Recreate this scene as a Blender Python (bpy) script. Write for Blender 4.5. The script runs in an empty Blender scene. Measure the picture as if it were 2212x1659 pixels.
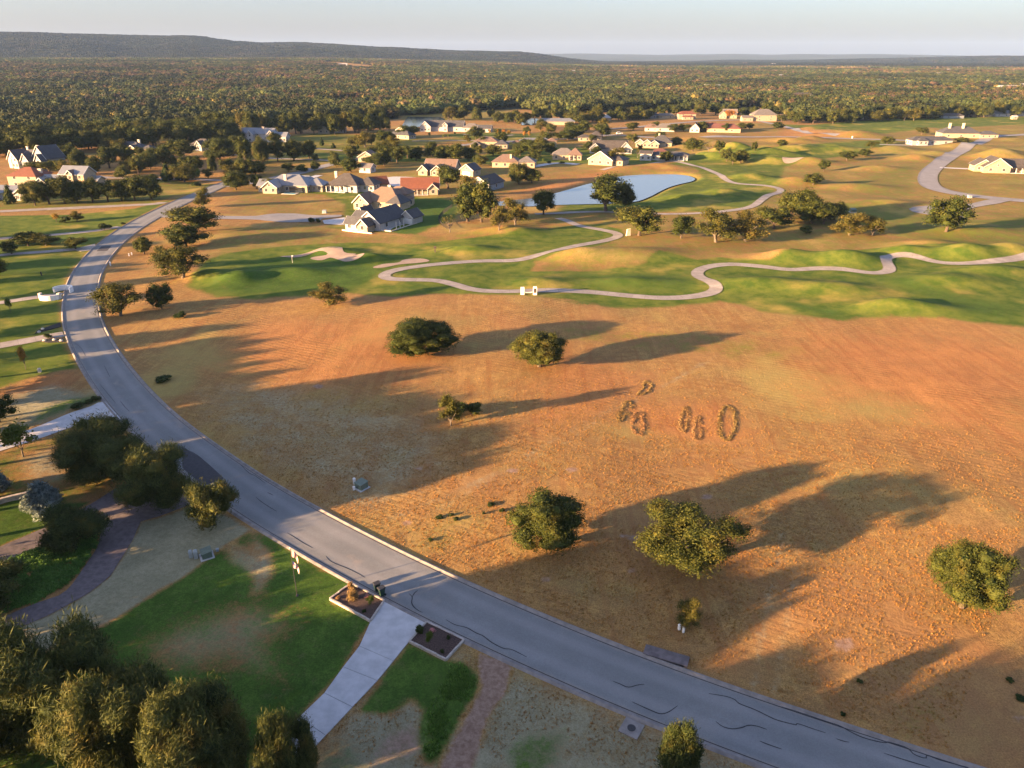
import bpy, bmesh, math, random
import numpy as np
from mathutils import Vector, Matrix
from mathutils.geometry import delaunay_2d_cdt
S = bpy.context.scene
COL = S.collection
rad = math.radians

# ---------------------------------------------------------------- camera, sky, sun, exposure
CAM_H, HFOV, PITCH = 52.0, 70.0, 24.04
SUN_AZ, SUN_EL = 65.0, 9.0          # azimuth towards which shadows fall (from +Y to +X), elevation
cd = bpy.data.cameras.new('camera'); cam = bpy.data.objects.new('camera', cd); COL.objects.link(cam); S.camera = cam
cd.sensor_width = 36; cd.lens = 18/math.tan(rad(HFOV/2)); cd.clip_start = 1; cd.clip_end = 60000
cam.location = (0, 0, CAM_H); cam.rotation_euler = (rad(90-PITCH), 0, 0)
world = bpy.data.worlds.new('World'); S.world = world; world.use_nodes = True
wn = world.node_tree
sky = wn.nodes.new('ShaderNodeTexSky'); sky.sky_type = 'NISHITA'; sky.sun_disc = False
sky.sun_elevation = rad(SUN_EL); sky.sun_rotation = rad(180+SUN_AZ)
sky.altitude = 300; sky.air_density = 1.0; sky.dust_density = 3.0; sky.ozone_density = 3.0
wmix = wn.nodes.new('ShaderNodeMix'); wmix.data_type = 'RGBA'
wmix.inputs[0].default_value = 0.35
wmix.inputs[7].default_value = (1.13, .90, 1.03, 1)      # even veil of evening haze over the whole sky
wtint = wn.nodes.new('ShaderNodeMix'); wtint.data_type = 'RGBA'; wtint.blend_type = 'MULTIPLY'; wtint.inputs[0].default_value = 1.0
wtint.inputs[7].default_value = (1.0, 0.965, 1.04, 1)
wbg = wn.nodes['Background']; wbg.inputs[1].default_value = 0.073
wn.links.new(sky.outputs[0], wtint.inputs[6]); wn.links.new(wtint.outputs[2], wmix.inputs[6]); wn.links.new(wmix.outputs[2], wbg.inputs[0])
sd = bpy.data.lights.new('sun', 'SUN'); sun = bpy.data.objects.new('sun', sd); COL.objects.link(sun)
sd.energy = 5.0; sd.angle = rad(0.55); sd.color = (1.0, 0.595, 0.285)
_a, _e = rad(SUN_AZ), rad(SUN_EL)
SDIR = Vector((math.sin(_a)*math.cos(_e), math.cos(_a)*math.cos(_e), -math.sin(_e)))
sun.rotation_euler = SDIR.to_track_quat('-Z', 'Y').to_euler(); sun.location = (-300, -140, 120)
S.view_settings.view_transform = 'Standard'; S.view_settings.look = 'None'
S.view_settings.exposure = 2.82; S.view_settings.gamma = 1.0; S.view_settings.use_curve_mapping = False
try:
    S.cycles.max_bounces = 6; S.cycles.diffuse_bounces = 2; S.cycles.volume_bounces = 0
    S.cycles.transparent_max_bounces = 8; S.cycles.volume_step_rate = 1
except Exception: pass

# ---------------------------------------------------------------- geometry of the place
# Positions were surveyed from the photograph in a 2212 x 1659 frame; G() turns such a reading into a point on the ground.
FPX = 1106/math.tan(rad(HFOV/2)); _p = rad(PITCH); CP, SP = math.cos(_p), math.sin(_p)
def ray(u, v):
    x = (u-1106)/FPX; y = -(v-829.5)/FPX
    return x, CP+y*SP, -SP+y*CP
def smooth(a, b, x):
    t = np.clip((x-a)/(b-a), 0, 1); return t*t*(3-2*t)
def vnoise(x, y, seed=0):                                  # value noise, vectorised
    xi = np.floor(x).astype(np.int64); yi = np.floor(y).astype(np.int64); xf = x-xi; yf = y-yi
    def h(a, b):
        n = (a*374761393 + b*668265263 + seed*1442695) & 0x7fffffff
        n = ((n ^ (n >> 13))*1274126177) & 0x7fffffff
        return ((n ^ (n >> 16)) & 0xffff)/65535.0
    u = xf*xf*(3-2*xf); w = yf*yf*(3-2*yf)
    return (h(xi, yi)*(1-u)+h(xi+1, yi)*u)*(1-w)+(h(xi, yi+1)*(1-u)+h(xi+1, yi+1)*u)*w
def flat(u, v):
    d = ray(u, v); t = CAM_H/-d[2]; return (d[0]*t, d[1]*t)
def flats(pts): return [flat(*p) for p in pts]
def mpp(v):                                                # metres per frame pixel at the ground seen at row v
    d = ray(1106, v); return (CAM_H/-d[2])/FPX
def catmull(pts, n=8, closed=False):
    P = [np.array(p, float) for p in pts]; out = []
    m = len(P); rng = range(m if closed else m-1)
    for i in rng:
        if closed: a, b, c, d = P[i-1], P[i], P[(i+1) % m], P[(i+2) % m]
        else: a, b, c, d = P[max(i-1, 0)], P[i], P[i+1], P[min(i+2, m-1)]
        for k in range(n):
            t = k/n
            out.append(0.5*((2*b)+(-a+c)*t+(2*a-5*b+4*c-d)*t*t+(-a+3*b-3*c+d)*t**3))
    if not closed: out.append(P[-1])
    return np.array(out)
def resample(L, step):
    L = np.asarray(L); s = np.r_[0, np.cumsum(np.linalg.norm(np.diff(L, axis=0), axis=1))]
    n = max(2, int(s[-1]/step)+1); q = np.linspace(0, s[-1], n)
    return np.c_[np.interp(q, s, L[:, 0]), np.interp(q, s, L[:, 1])]
def relax(L, n):
    L = np.array(L)
    for _ in range(n): L[1:-1] = .25*L[:-2]+.5*L[1:-1]+.25*L[2:]
    return L
def normals(L):
    t = np.gradient(L, axis=0); t /= np.linalg.norm(t, axis=1)[:, None]+1e-9
    return np.c_[-t[:, 1], t[:, 0]]
def dist_line(x, y, L, lim=1e9):
    x = np.asarray(x, float); d = np.full(x.shape, 1e9)
    for i in range(len(L)-1):
        ax, ay = L[i]; bx, by = L[i+1]; dx, dy = bx-ax, by-ay; q = dx*dx+dy*dy+1e-12
        t = np.clip(((x-ax)*dx+(y-ay)*dy)/q, 0, 1)
        d = np.minimum(d, np.hypot(x-ax-t*dx, y-ay-t*dy))
    return d
def inside(x, y, P):
    x = np.asarray(x, float); c = np.zeros(x.shape, bool); n = len(P)
    for i in range(n):
        x0, y0 = P[i]; x1, y1 = P[(i+1) % n]
        if y0 == y1: continue
        k = ((y0 > y) != (y1 > y)) & (x < (x1-x0)*(y-y0)/(y1-y0)+x0); c ^= k
    return c
def sdist(x, y, P, pad=40):                               # signed distance, positive inside; only near the polygon
    x = np.asarray(x, float); y = np.asarray(y, float); P = np.asarray(P)
    out = np.full(x.shape, -1e3)
    m = (x > P[:, 0].min()-pad) & (x < P[:, 0].max()+pad) & (y > P[:, 1].min()-pad) & (y < P[:, 1].max()+pad)
    if m.any():
        xs, ys = x[m], y[m]; d = dist_line(xs, ys, np.vstack([P, P[:1]])); out[m] = np.where(inside(xs, ys, P), d, -d)
    return out

# main road: field-side edge, from beyond the lower right corner up to the top of the bend
ROAD_E = [(2500,1779),(2300,1716),(2121,1659),(2034,1634),(1919,1596.7),(1834,1566.7),(1659,1511.7),(1581,1484),(1486,1452),(1388,1414),(1306,1384),
 (1213.5,1344),(1106,1300.5),(978,1244),(890.5,1202),(778,1145.7),(653,1079.5),(553,1021),(500,982),(450,949.5),(375,892),(312,829),
 (270,777),(240,732),(220,690),(212.5,645),(215,605),(225,580),(250,542),(287.5,507),(325,481),(375,454),(420,432),(462,415),(486,403),(520,392)]
ROAD_W = 7.4
_e = relax(resample(catmull(flats(ROAD_E), 6), 3.0), 6)
_n = normals(_e)
ROAD = relax(resample(_e + _n*(ROAD_W/2), 2.0), 5)
CART = [(1205,470),(1223.5,474.7),(1246,484.7),(1293.5,493.5),(1326,501),(1337,507.5),(1323.5,514.7),(1281,524.7),(1231,534.7),(1181,548.5),(1131,559.7),(1106,562.7),
 (1028,564),(953,571),(878,581),(840.5,589.7),(828,598),(840.5,604.7),(890.5,606.7),(940.5,607.7),(978,616),(1015.5,627),(1053,631),(1106,631.7),(1193.5,628.5),
 (1281,629.7),(1356,636),(1431,641),(1493.5,638),(1536,631),(1549,623),(1541,614.7),(1518.5,602),(1505,589.7),(1516,578.5),(1551,571),(1593.5,569.7),(1659,576),
 (1709,582),(1759,579.7),(1821.5,582),(1884,590),(1916.5,587),(1922,580),(1911.5,567),(1916.5,558.5),(1939,554.7),(1984,558.5),(2034,568.5),(2096.5,571),(2159,566.7),(2212,559.7),(2290,548)]
CARTP = relax(resample(catmull(flats(CART), 8), 1.5), 2)
CART2 = [(1300,369),(1380,357),(1451,347.5),(1506,360),(1551,377.5),(1563.5,387.5),(1593.5,397.5),(1659,402.5),(1686.5,410),(1680,418),(1659,424),(1643.5,434.7),(1626,447),(1593.5,453.5),(1531,459.7),
 (1431,461),(1331,457),(1256,457),(1206,459.7),(1156,462)]
CART2P = relax(resample(catmull(flats(CART2), 8), 2.0), 2)
ROAD_R = [(2300,284),(2212,290.5),(2150,295),(2115,308),(2085,322),(2050,340),(2024,357),(2005,377),(2006,397),(2024,409),(2060,417.5),(2105,424),(2160,430),(2212,434),(2300,441)]
ROADRP = relax(resample(catmull(flats(ROAD_R), 8), 3.0), 3)
POND = [(1198.5,414.7),(1268.5,395),(1331,380),(1381,375),(1443.5,373.7),(1481,376),(1501,382.5),(1496,388.7),(1468.5,395),(1443.5,402.5),(1423.5,412),(1406,421),(1376,432),(1331,436),
 (1206,439.5),(1130,443),(1072,441),(1060,437),(1085,431),(1140,426)]
PONDP = catmull(flats(POND), 5, True)
POND_Z = -0.55

MOUNDS = []                                                # x, y, radius along, radius across, height, angle
def mound(u, v, ra, rb, h, ang=0):
    x, y = flat(u, v); MOUNDS.append((x, y, ra, rb, h, rad(ang)))
for m in [(1696,557,9,6,1.3,10),(1825,562,12,7,1.5,0),(1956,546,8,6,1.1,0),(2084,551,11,7,1.7,0),(2182,546,9,7,1.4,0),(1921,663,9,4.5,.7,10),(1990,668,12,5,.6,-10),
          (1345,552,18,8,1.15,5),(1250,556,9,6,.9,0),(1356,607,13,5,.55,0),(1165,610,9,5,.5,0),(1640,612,14,6,.9,0),(1800,625,13,6,.8,0),
          (520,606,7,5,1.1,30),(455,600,6,5,.9,0),(640,590,11,6,.7,0),(800,560,7,5,.9,0),(720,545,9,4,.8,0),(1010,540,10,5,.8,0),(1100,500,12,6,1.0,0),(1425,362,17,8,1.1,0),(1350,366,14,7,.6,0),
          (1660,350,14,9,1.6,0),(1560,342,12,8,1.3,0),(1750,352,14,8,1.5,0),(1620,385,12,7,1.2,0),(1720,395,14,8,1.3,10),(1560,420,13,8,1.2,0),(1480,430,12,7,1.0,0),
          (1700,330,16,9,1.6,0),(1820,328,18,10,1.4,0),(1900,365,16,9,.9,0),(1850,405,18,9,.9,0),(1930,440,16,9,.8,0),(2100,500,16,8,.9,0),(2000,530,12,6,.8,0),(2150,590,14,6,1.0,0),(2050,610,16,7,.9,0)]:
    mound(*m)
_rm = random.Random(5)
for _ in range(46):
    mound(_rm.uniform(1480, 2200), _rm.uniform(268, 345), _rm.uniform(10, 22), _rm.uniform(7, 12), _rm.uniform(.5, 1.4), _rm.uniform(-20, 20))
# far ridges: crest read from the picture, at a chosen distance
def crest(pts, R):
    az, hz = [], []
    for u, v in pts:
        d = ray(u, v); t = R/math.hypot(d[0], d[1]); az.append(math.atan2(d[0], d[1])); hz.append(CAM_H+d[2]*t)
    return np.array(az), np.array(hz)
C1 = crest([(-900,64),(-400,66),(-200,70),(0,72),(100,74.5),(250,77),(350,79.5),(420,79.5),(450,85),(500,91),(560,95),(640,92.5),(700,96),(790,103),(870,106),(950,110),(1050,113),(1120,114.5),(1160,119),(1220,128),(1300,137),(2500,142)], 5200)
C2 = crest([(-900,110),(900,112),(1140,114),(1180,116),(1250,115.5),(1330,117),(1420,118.5),(1500,117),(1600,116.5),(1660,118),(1720,116.5),(1800,117.5),(1880,116.5),(1960,118),(2060,119.5),(2212,123),(2400,124),(3000,122)], 13500)
C3 = crest([(-900,150),(1300,146),(1420,138),(1500,134),(1580,131),(1700,132),(1850,129),(1950,127),(2050,124.5),(2140,122.5),(2212,123),(2400,121),(3000,118)], 7200)
def hfun(x, y, roads=True):
    x = np.asarray(x, float); y = np.asarray(y, float); z = np.zeros(x.shape)
    und = (vnoise(x/27+9, y/27, 1)-.5)*.75 + (vnoise(x/11+3, y/11+5, 2)-.5)*.26
    und = und*(1-smooth(420, 700, y))
    if roads:
        near = (y < 420)
        d = np.full(x.shape, 1e3)
        if near.any(): d[near] = dist_line(x[near], y[near], ROAD[::3])
        und = und*smooth(4.5, 14, d)
        if near.any():
            d2 = np.full(x.shape, 1e3); d2[near] = dist_line(x[near], y[near], ROADRP[::3]); und = und*smooth(4, 12, d2)
    z += und
    for mx, my, ra, rb, h, a in MOUNDS:
        k = (np.abs(x-mx) < 3*ra) & (np.abs(y-my) < 3*ra)
        if not k.any(): continue
        dx, dy = x[k]-mx, y[k]-my; c, s = math.cos(a), math.sin(a)
        p = (dx*c+dy*s)/ra; q = (-dx*s+dy*c)/rb
        z[k] += 2.0*h*np.exp(-(p*p+q*q)*1.5)
    sdp = sdist(x, y, PONDP, 12)
    k = sdp > -8
    z = np.where(k, z*(1-smooth(-8, -1, sdp))-1.5*smooth(-4.5, 2.5, sdp), z)
    R = np.hypot(x, y); az = np.arctan2(x, np.maximum(y, 1e-3))
    far = y > 900
    if far.any():
        r, a = R[far], az[far]; xx, yy = x[far], y[far]
        base = 14+33*(1-smooth(-.28, .20, a)); z0 = base*smooth(700, 3800, r)
        h1 = np.interp(a, *C1); h2 = np.interp(a, *C2); h3 = np.interp(a, *C3)
        gl = (vnoise(xx/420, yy/420, 7)-.5)+.5*(vnoise(xx/170, yy/170, 8)-.5)
        k1 = smooth(3700, 5200, r+gl*350)*(1-.55*smooth(5400, 7600, r))
        k3 = smooth(5600, 7200, r+gl*500)*(1-.6*smooth(7400, 9600, r))
        k2 = smooth(9500, 13500, r+gl*900)*(1-.4*smooth(13600, 16000, r))
        zz = z0 + np.maximum(np.maximum((h1-base)*k1, (h3-base)*k3), (h2-base)*k2)*(1) 
        z[far] += np.maximum(zz, 0)
    return z
def hz(x, y): return float(hfun(np.array([x]), np.array([y]))[0])
def G(u, v):
    d = ray(u, v); z = 0.0
    for _ in range(3):
        t = (CAM_H-z)/-d[2]; x, y = d[0]*t, d[1]*t; z = hz(x, y)
    return Vector((x, y, z))

# ---------------------------------------------------------------- helpers
def link(o, parent=None):
    COL.objects.link(o)
    if parent is not None: o.parent = parent
    return o
def mesh_np(name, V, F, mats, smoothf=False, mi=None):
    V = np.asarray(V, np.float32); me = bpy.data.meshes.new(name)
    if isinstance(F, np.ndarray):
        k = F.shape[1]; nf = len(F)
        me.vertices.add(len(V)); me.vertices.foreach_set('co', V.ravel())
        me.loops.add(nf*k); me.loops.foreach_set('vertex_index', F.astype(np.int32).ravel())
        me.polygons.add(nf); me.polygons.foreach_set('loop_start', np.arange(0, nf*k, k, dtype=np.int32))
        me.polygons.foreach_set('loop_total', np.full(nf, k, np.int32))
        me.update(calc_edges=True); me.validate()
    else:
        me.from_pydata([tuple(map(float, v)) for v in V], [], F)
    for m in (mats if isinstance(mats, (list, tuple)) else [mats]): me.materials.append(m)
    if mi is not None: me.polygons.foreach_set('material_index', np.asarray(mi, np.int32))
    if smoothf: me.polygons.foreach_set('use_smooth', np.ones(len(me.polygons), bool))
    return me
def mobj(name, me, parent=None, loc=(0,0,0), rz=0):
    o = bpy.data.objects.new(name, me); o.location = loc; o.rotation_euler = (0, 0, rz); return link(o, parent)
def tag(o, label, cat, group=None):
    o['label'] = label; o['category'] = cat
    if group: o['group'] = group
    return o
def structure(o): o['kind'] = 'structure'; return o
def stuff(o, label=None, cat=None):
    o['kind'] = 'stuff'
    if label: o['label'] = label
    if cat: o['category'] = cat
    return o
def thing(name, label, cat, loc, rz=0, group=None, sc=(1,1,1)):
    o = bpy.data.objects.new(name, None); o.empty_display_size = .3; o.location = loc; o.rotation_euler = (0, 0, rz); o.scale = sc
    link(o); return tag(o, label, cat, group)
class MB:                                                  # gathers simple solids into one mesh
    def __init__(s): s.v, s.f, s.m = [], [], []
    def add(s, vs, fs, m=0):
        n = len(s.v); s.v += [tuple(v) for v in vs]; s.f += [tuple(i+n for i in f) for f in fs]; s.m += [m]*len(fs); return s
    def box(s, x0, y0, z0, x1, y1, z1, m=0):
        return s.add([(x0,y0,z0),(x1,y0,z0),(x1,y1,z0),(x0,y1,z0),(x0,y0,z1),(x1,y0,z1),(x1,y1,z1),(x0,y1,z1)],
                     [(0,3,2,1),(4,5,6,7),(0,1,5,4),(1,2,6,5),(2,3,7,6),(3,0,4,7)], m)
    def tube(s, pts, rr, n=7, cap=True, m=0):
        pts = [Vector(p) for p in pts]; rings = []
        for i, p in enumerate(pts):
            t = (pts[min(i+1, len(pts)-1)]-pts[max(i-1, 0)]).normalized()
            a = t.cross(Vector((.3,.9,.1))).normalized(); b = t.cross(a)
            rings.append([p+(a*math.cos(2*math.pi*k/n)+b*math.sin(2*math.pi*k/n))*rr[i] for k in range(n)])
        vs = [v for r in rings for v in r]; fs = []
        for i in range(len(pts)-1):
            for k in range(n): fs.append((i*n+k, i*n+(k+1) % n, (i+1)*n+(k+1) % n, (i+1)*n+k))
        if cap: fs += [tuple(range(n))[::-1], tuple(range((len(pts)-1)*n, len(pts)*n))]
        return s.add(vs, fs, m)
    def lathe(s, prof, n=12, c=(0,0,0), m=0):
        vs = [(c[0]+r*math.cos(2*math.pi*k/n), c[1]+r*math.sin(2*math.pi*k/n), c[2]+z) for r, z in prof for k in range(n)]; fs = []
        for i in range(len(prof)-1):
            for k in range(n): fs.append((i*n+k, i*n+(k+1) % n, (i+1)*n+(k+1) % n, (i+1)*n+k))
        fs += [tuple(range(n))[::-1], tuple(range((len(prof)-1)*n, len(prof)*n))]
        return s.add(vs, fs, m)
    def mesh(s, name, mats, smoothf=False):
        return mesh_np(name, s.v, s.f, mats, smoothf, s.m)
    def build(s, name, mats, parent=None, smoothf=False, loc=(0,0,0), rz=0):
        return mobj(name, s.mesh(name, mats, smoothf), parent, loc, rz)
# ---------------------------------------------------------------- materials
MAT = {}
def nmat(name):
    m = bpy.data.materials.new(name); m.use_nodes = True; MAT[name] = m
    return m, m.node_tree, m.node_tree.nodes['Principled BSDF']
def N(nt, t, **kw):
    n = nt.nodes.new('ShaderNode'+t)
    for k, v in kw.items(): setattr(n, k, v)
    return n
def noise(nt, vec, scale, detail=4, rough=.55, dist=0):
    n = N(nt, 'TexNoise'); n.inputs['Scale'].default_value = scale; n.inputs['Detail'].default_value = detail
    n.inputs['Roughness'].default_value = rough; n.inputs['Distortion'].default_value = dist
    if vec is not None: nt.links.new(vec, n.inputs['Vector'])
    return n.outputs['Fac']
def val(nt, op, a, b=None, clamp=False):
    n = N(nt, 'Math', operation=op); n.use_clamp = clamp
    for i, x in enumerate((a, b)):
        if x is None: continue
        if isinstance(x, (int, float)): n.inputs[i].default_value = x
        else: nt.links.new(x, n.inputs[i])
    return n.outputs[0]
def mapr(nt, x, a, b, c=0., d=1., sm=True):
    n = N(nt, 'MapRange'); n.interpolation_type = 'SMOOTHSTEP' if sm else 'LINEAR'
    nt.links.new(x, n.inputs[0])
    for i, q in zip((1, 2, 3, 4), (a, b, c, d)): n.inputs[i].default_value = q
    return n.outputs[0]
def mixc(nt, f, a, b, mode='MIX'):
    n = N(nt, 'Mix', data_type='RGBA', blend_type=mode)
    for s, x in (('Factor', f), ('A', a), ('B', b)):
        i = [q for q in n.inputs if q.name == s and (q.type == 'RGBA' if s != 'Factor' else q.type == 'VALUE')][0]
        if isinstance(x, (int, float)): i.default_value = x
        elif isinstance(x, tuple): i.default_value = (*x, 1)[:4]
        else: nt.links.new(x, i)
    return [q for q in n.outputs if q.type == 'RGBA'][0]
def bump(nt, b, h, strength, dist):
    n = N(nt, 'Bump'); n.inputs['Strength'].default_value = strength; n.inputs['Distance'].default_value = dist
    nt.links.new(h, n.inputs['Height']); nt.links.new(n.outputs[0], b.inputs['Normal'])
def pos(nt):
    return N(nt, 'NewGeometry').outputs['Position']
def plain(name, c, rough=.8, var=.18, scale=2.0, bmp=0, metal=0, spec=None, c2=None, world_co=True):
    m, nt, b = nmat(name)
    v = pos(nt) if world_co else N(nt, 'TexCoord').outputs['Object']
    f = noise(nt, v, scale, 5, .6)
    c2 = c2 or tuple(x*(1-var) for x in c); c1 = tuple(min(1, x*(1+var*.6)) for x in c)
    nt.links.new(mixc(nt, mapr(nt, f, .3, .7), c2, c1), b.inputs['Base Color'])
    b.inputs['Roughness'].default_value = rough; b.inputs['Metallic'].default_value = metal
    if spec is not None: b.inputs['Specular IOR Level'].default_value = spec
    if bmp: bump(nt, b, noise(nt, v, scale*6, 3), .4, bmp)
    return m
# ground: three mask layers painted on the sheet say WHAT grows there; the material gives each its own colours and grain
def ground_material():
    m, nt, b = nmat('ground'); P = pos(nt)
    A1 = N(nt, 'Attribute', attribute_name='cover1'); A2 = N(nt, 'Attribute', attribute_name='cover2')
    s1 = N(nt, 'SeparateColor'); nt.links.new(A1.outputs['Color'], s1.inputs[0])
    s2 = N(nt, 'SeparateColor'); nt.links.new(A2.outputs['Color'], s2.inputs[0])
    big = noise(nt, P, .035, 4, .6); mid = noise(nt, P, .22, 5, .62); sm = noise(nt, P, 1.9, 5, .7); fine = noise(nt, P, 6.5, 4, .75)
    edge = val(nt, 'ADD', val(nt, 'MULTIPLY', val(nt, 'SUBTRACT', mid, .5), .9), val(nt, 'MULTIPLY', val(nt, 'SUBTRACT', sm, .5), .8))
    def mask(x, soft=.32): return mapr(nt, val(nt, 'ADD', x, edge), .5-soft, .5+soft)
    # dry field
    dry = mixc(nt, mapr(nt, mid, .34, .66), (.36, .188, .057), (.50, .30, .088))
    dry = mixc(nt, mapr(nt, big, .45, .60), dry, (.42, .27, .080))
    dry = mixc(nt, mapr(nt, noise(nt, P, .09, 3), .50, .68, 0, .75), dry, (.29, .24, .075))
    dry = mixc(nt, mapr(nt, noise(nt, P, .5, 5, .65), .40, .62, .55, 0), dry, (.22, .115, .045))
    dry = mixc(nt, mapr(nt, sm, .34, .68), mixc(nt, .42, dry, (.13, .075, .03)), dry)
    dry = mixc(nt, mapr(nt, fine, .35, .66), mixc(nt, .5, dry, (.08, .052, .024)), mixc(nt, .25, dry, (.62, .42, .18)))
    red = mixc(nt, mapr(nt, mid, .3, .7), (.37, .155, .056), (.46, .22, .078))
    red = mixc(nt, mapr(nt, fine, .3, .65), mixc(nt, .45, red, (.10, .05, .025)), red)
    fair = mixc(nt, mapr(nt, mid, .32, .7), (.056, .104, .014), (.150, .176, .030))
    fair = mixc(nt, mapr(nt, noise(nt, P, .045, 4, .6), .52, .72, 0, .85), fair, (.38, .285, .075))
    fair = mixc(nt, mapr(nt, sm, .3, .7), mixc(nt, .25, fair, (.03, .055, .01)), fair)
    lush = mixc(nt, mapr(nt, mid, .3, .7), (.050, .110, .016), (.108, .190, .030))
    lush = mixc(nt, mapr(nt, sm, .35, .68, .45, 0), lush, (.020, .046, .009))
    lush = mixc(nt, mapr(nt, noise(nt, P, .8, 5, .7), .52, .72, 0, .55), lush, (.135, .135, .05))
    lush = mixc(nt, mapr(nt, fine, .3, .66), mixc(nt, .55, lush, (.012, .026, .006)), lush)
    pale = mixc(nt, mapr(nt, mid, .3, .7), (.25, .24, .15), (.35, .33, .21))
    pale = mixc(nt, mapr(nt, sm, .3, .7), mixc(nt, .35, pale, (.10, .11, .045)), pale)
    pale = mixc(nt, mapr(nt, fine, .3, .65), mixc(nt, .35, pale, (.09, .08, .045)), pale)
    wood = mixc(nt, mapr(nt, noise(nt, P, .06, 4), .35, .65), (.018, .026, .012), (.036, .040, .018))
    wood = mixc(nt, mapr(nt, noise(nt, P, .011, 6, .65), .50, .68), wood, (.055, .046, .026))
    dirt = mixc(nt, mapr(nt, sm, .3, .7), (.20, .125, .085), (.33, .235, .17))
    # mowing lines across the dry field
    mp = N(nt, 'Mapping'); mp.inputs['Rotation'].default_value = (0, 0, rad(28)); nt.links.new(P, mp.inputs[0])
    wv = N(nt, 'TexWave', wave_type='BANDS', bands_direction='Y'); wv.inputs['Scale'].default_value = .28; wv.inputs['Distortion'].default_value = 5; wv.inputs['Detail'].default_value = 2
    wv.inputs['Detail Scale'].default_value = .35; nt.links.new(mp.outputs[0], wv.inputs['Vector'])
    lines = mapr(nt, wv.outputs['Fac'], .5, 1.0, 0, .26)
    lines = val(nt, 'MULTIPLY', lines, mapr(nt, noise(nt, P, .05, 2), .45, .6))
    dry = mixc(nt, lines, dry, (.14, .085, .035))
    # long streaks left by mower and wheels, in two directions
    def streak(ang, fx, fy):
        m_ = N(nt, 'Mapping'); m_.inputs['Rotation'].default_value = (0, 0, rad(ang)); m_.inputs['Scale'].default_value = (fx, fy, 1); nt.links.new(P, m_.inputs[0])
        return noise(nt, m_.outputs[0], 1.0, 6, .66, .7)
    sel = mapr(nt, noise(nt, P, .018, 2), .46, .56)
    sA, sB = streak(8, .8, .07), streak(-34, .7, .06)
    stk = val(nt, 'ADD', val(nt, 'MULTIPLY', sA, sel), val(nt, 'MULTIPLY', sB, val(nt, 'SUBTRACT', 1.0, sel)))
    dry = mixc(nt, mapr(nt, stk, .36, .50, .5, 0), dry, (.24, .115, .042)); dry = mixc(nt, mapr(nt, stk, .54, .70, 0, .22), dry, (.56, .36, .13))
    # arcs left where the mower circled
    pc = flat(1470, 890); sb = N(nt, 'VectorMath', operation='SUBTRACT'); nt.links.new(P, sb.inputs[0]); sb.inputs[1].default_value = (pc[0], pc[1], 0)
    ln = N(nt, 'VectorMath', operation='LENGTH'); fl = N(nt, 'VectorMath', operation='MULTIPLY'); nt.links.new(sb.outputs[0], fl.inputs[0]); fl.inputs[1].default_value = (.75, 1, 0); nt.links.new(fl.outputs[0], ln.inputs[0])
    ring = val(nt, 'SINE', val(nt, 'ADD', val(nt, 'MULTIPLY', ln.outputs['Value'], 3.3), val(nt, 'MULTIPLY', noise(nt, P, .12, 3), 14)))
    inr = val(nt, 'MULTIPLY', mapr(nt, ln.outputs['Value'], 7, 12), mapr(nt, ln.outputs['Value'], 22, 34, 1, 0))
    inr = val(nt, 'MULTIPLY', inr, mapr(nt, noise(nt, P, .16, 3), .42, .58))
    dry = mixc(nt, val(nt, 'MULTIPLY', mapr(nt, ring, .2, .9, 0, .5), inr), dry, (.22, .11, .042))
    hue = noise(nt, P, .028, 3, .6, .5)
    dry = mixc(nt, mapr(nt, hue, .36, .50, .38, 0), dry, (.30, .155, .070)); dry = mixc(nt, mapr(nt, hue, .54, .66, 0, .5), dry, (.34, .285, .09))
    red = mixc(nt, mapr(nt, stk, .38, .52, .45, 0), red, (.24, .09, .036))
    c = mixc(nt, mask(s1.outputs[2], .45), dry, red)
    c = mixc(nt, mask(s2.outputs[0], .35), c, pale)
    c = mixc(nt, mask(s1.outputs[0], .30), c, fair)
    c = mixc(nt, mask(s1.outputs[1], .28), c, lush)
    c = mixc(nt, mask(s2.outputs[2], .25), c, dirt)
    c = mixc(nt, mask(s2.outputs[1], .2), c, wood)
    nt.links.new(c, b.inputs['Base Color']); b.inputs['Roughness'].default_value = 1; b.inputs['Specular IOR Level'].default_value = .08
    # relief: tufts on the dry ground, nearly smooth turf on the mown parts
    turf = val(nt, 'MAXIMUM', s1.outputs[0], val(nt, 'MULTIPLY', s1.outputs[1], .7))
    h = val(nt, 'ADD', val(nt, 'MULTIPLY', fine, .55), val(nt, 'MULTIPLY', sm, 1.0))
    h = val(nt, 'SUBTRACT', h, val(nt, 'MULTIPLY', lines, .9))
    h = val(nt, 'MULTIPLY', h, val(nt, 'SUBTRACT', 1.0, val(nt, 'MULTIPLY', turf, .93), True))
    bump(nt, b, h, .6, .15)
    return m
ground_material()

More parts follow.
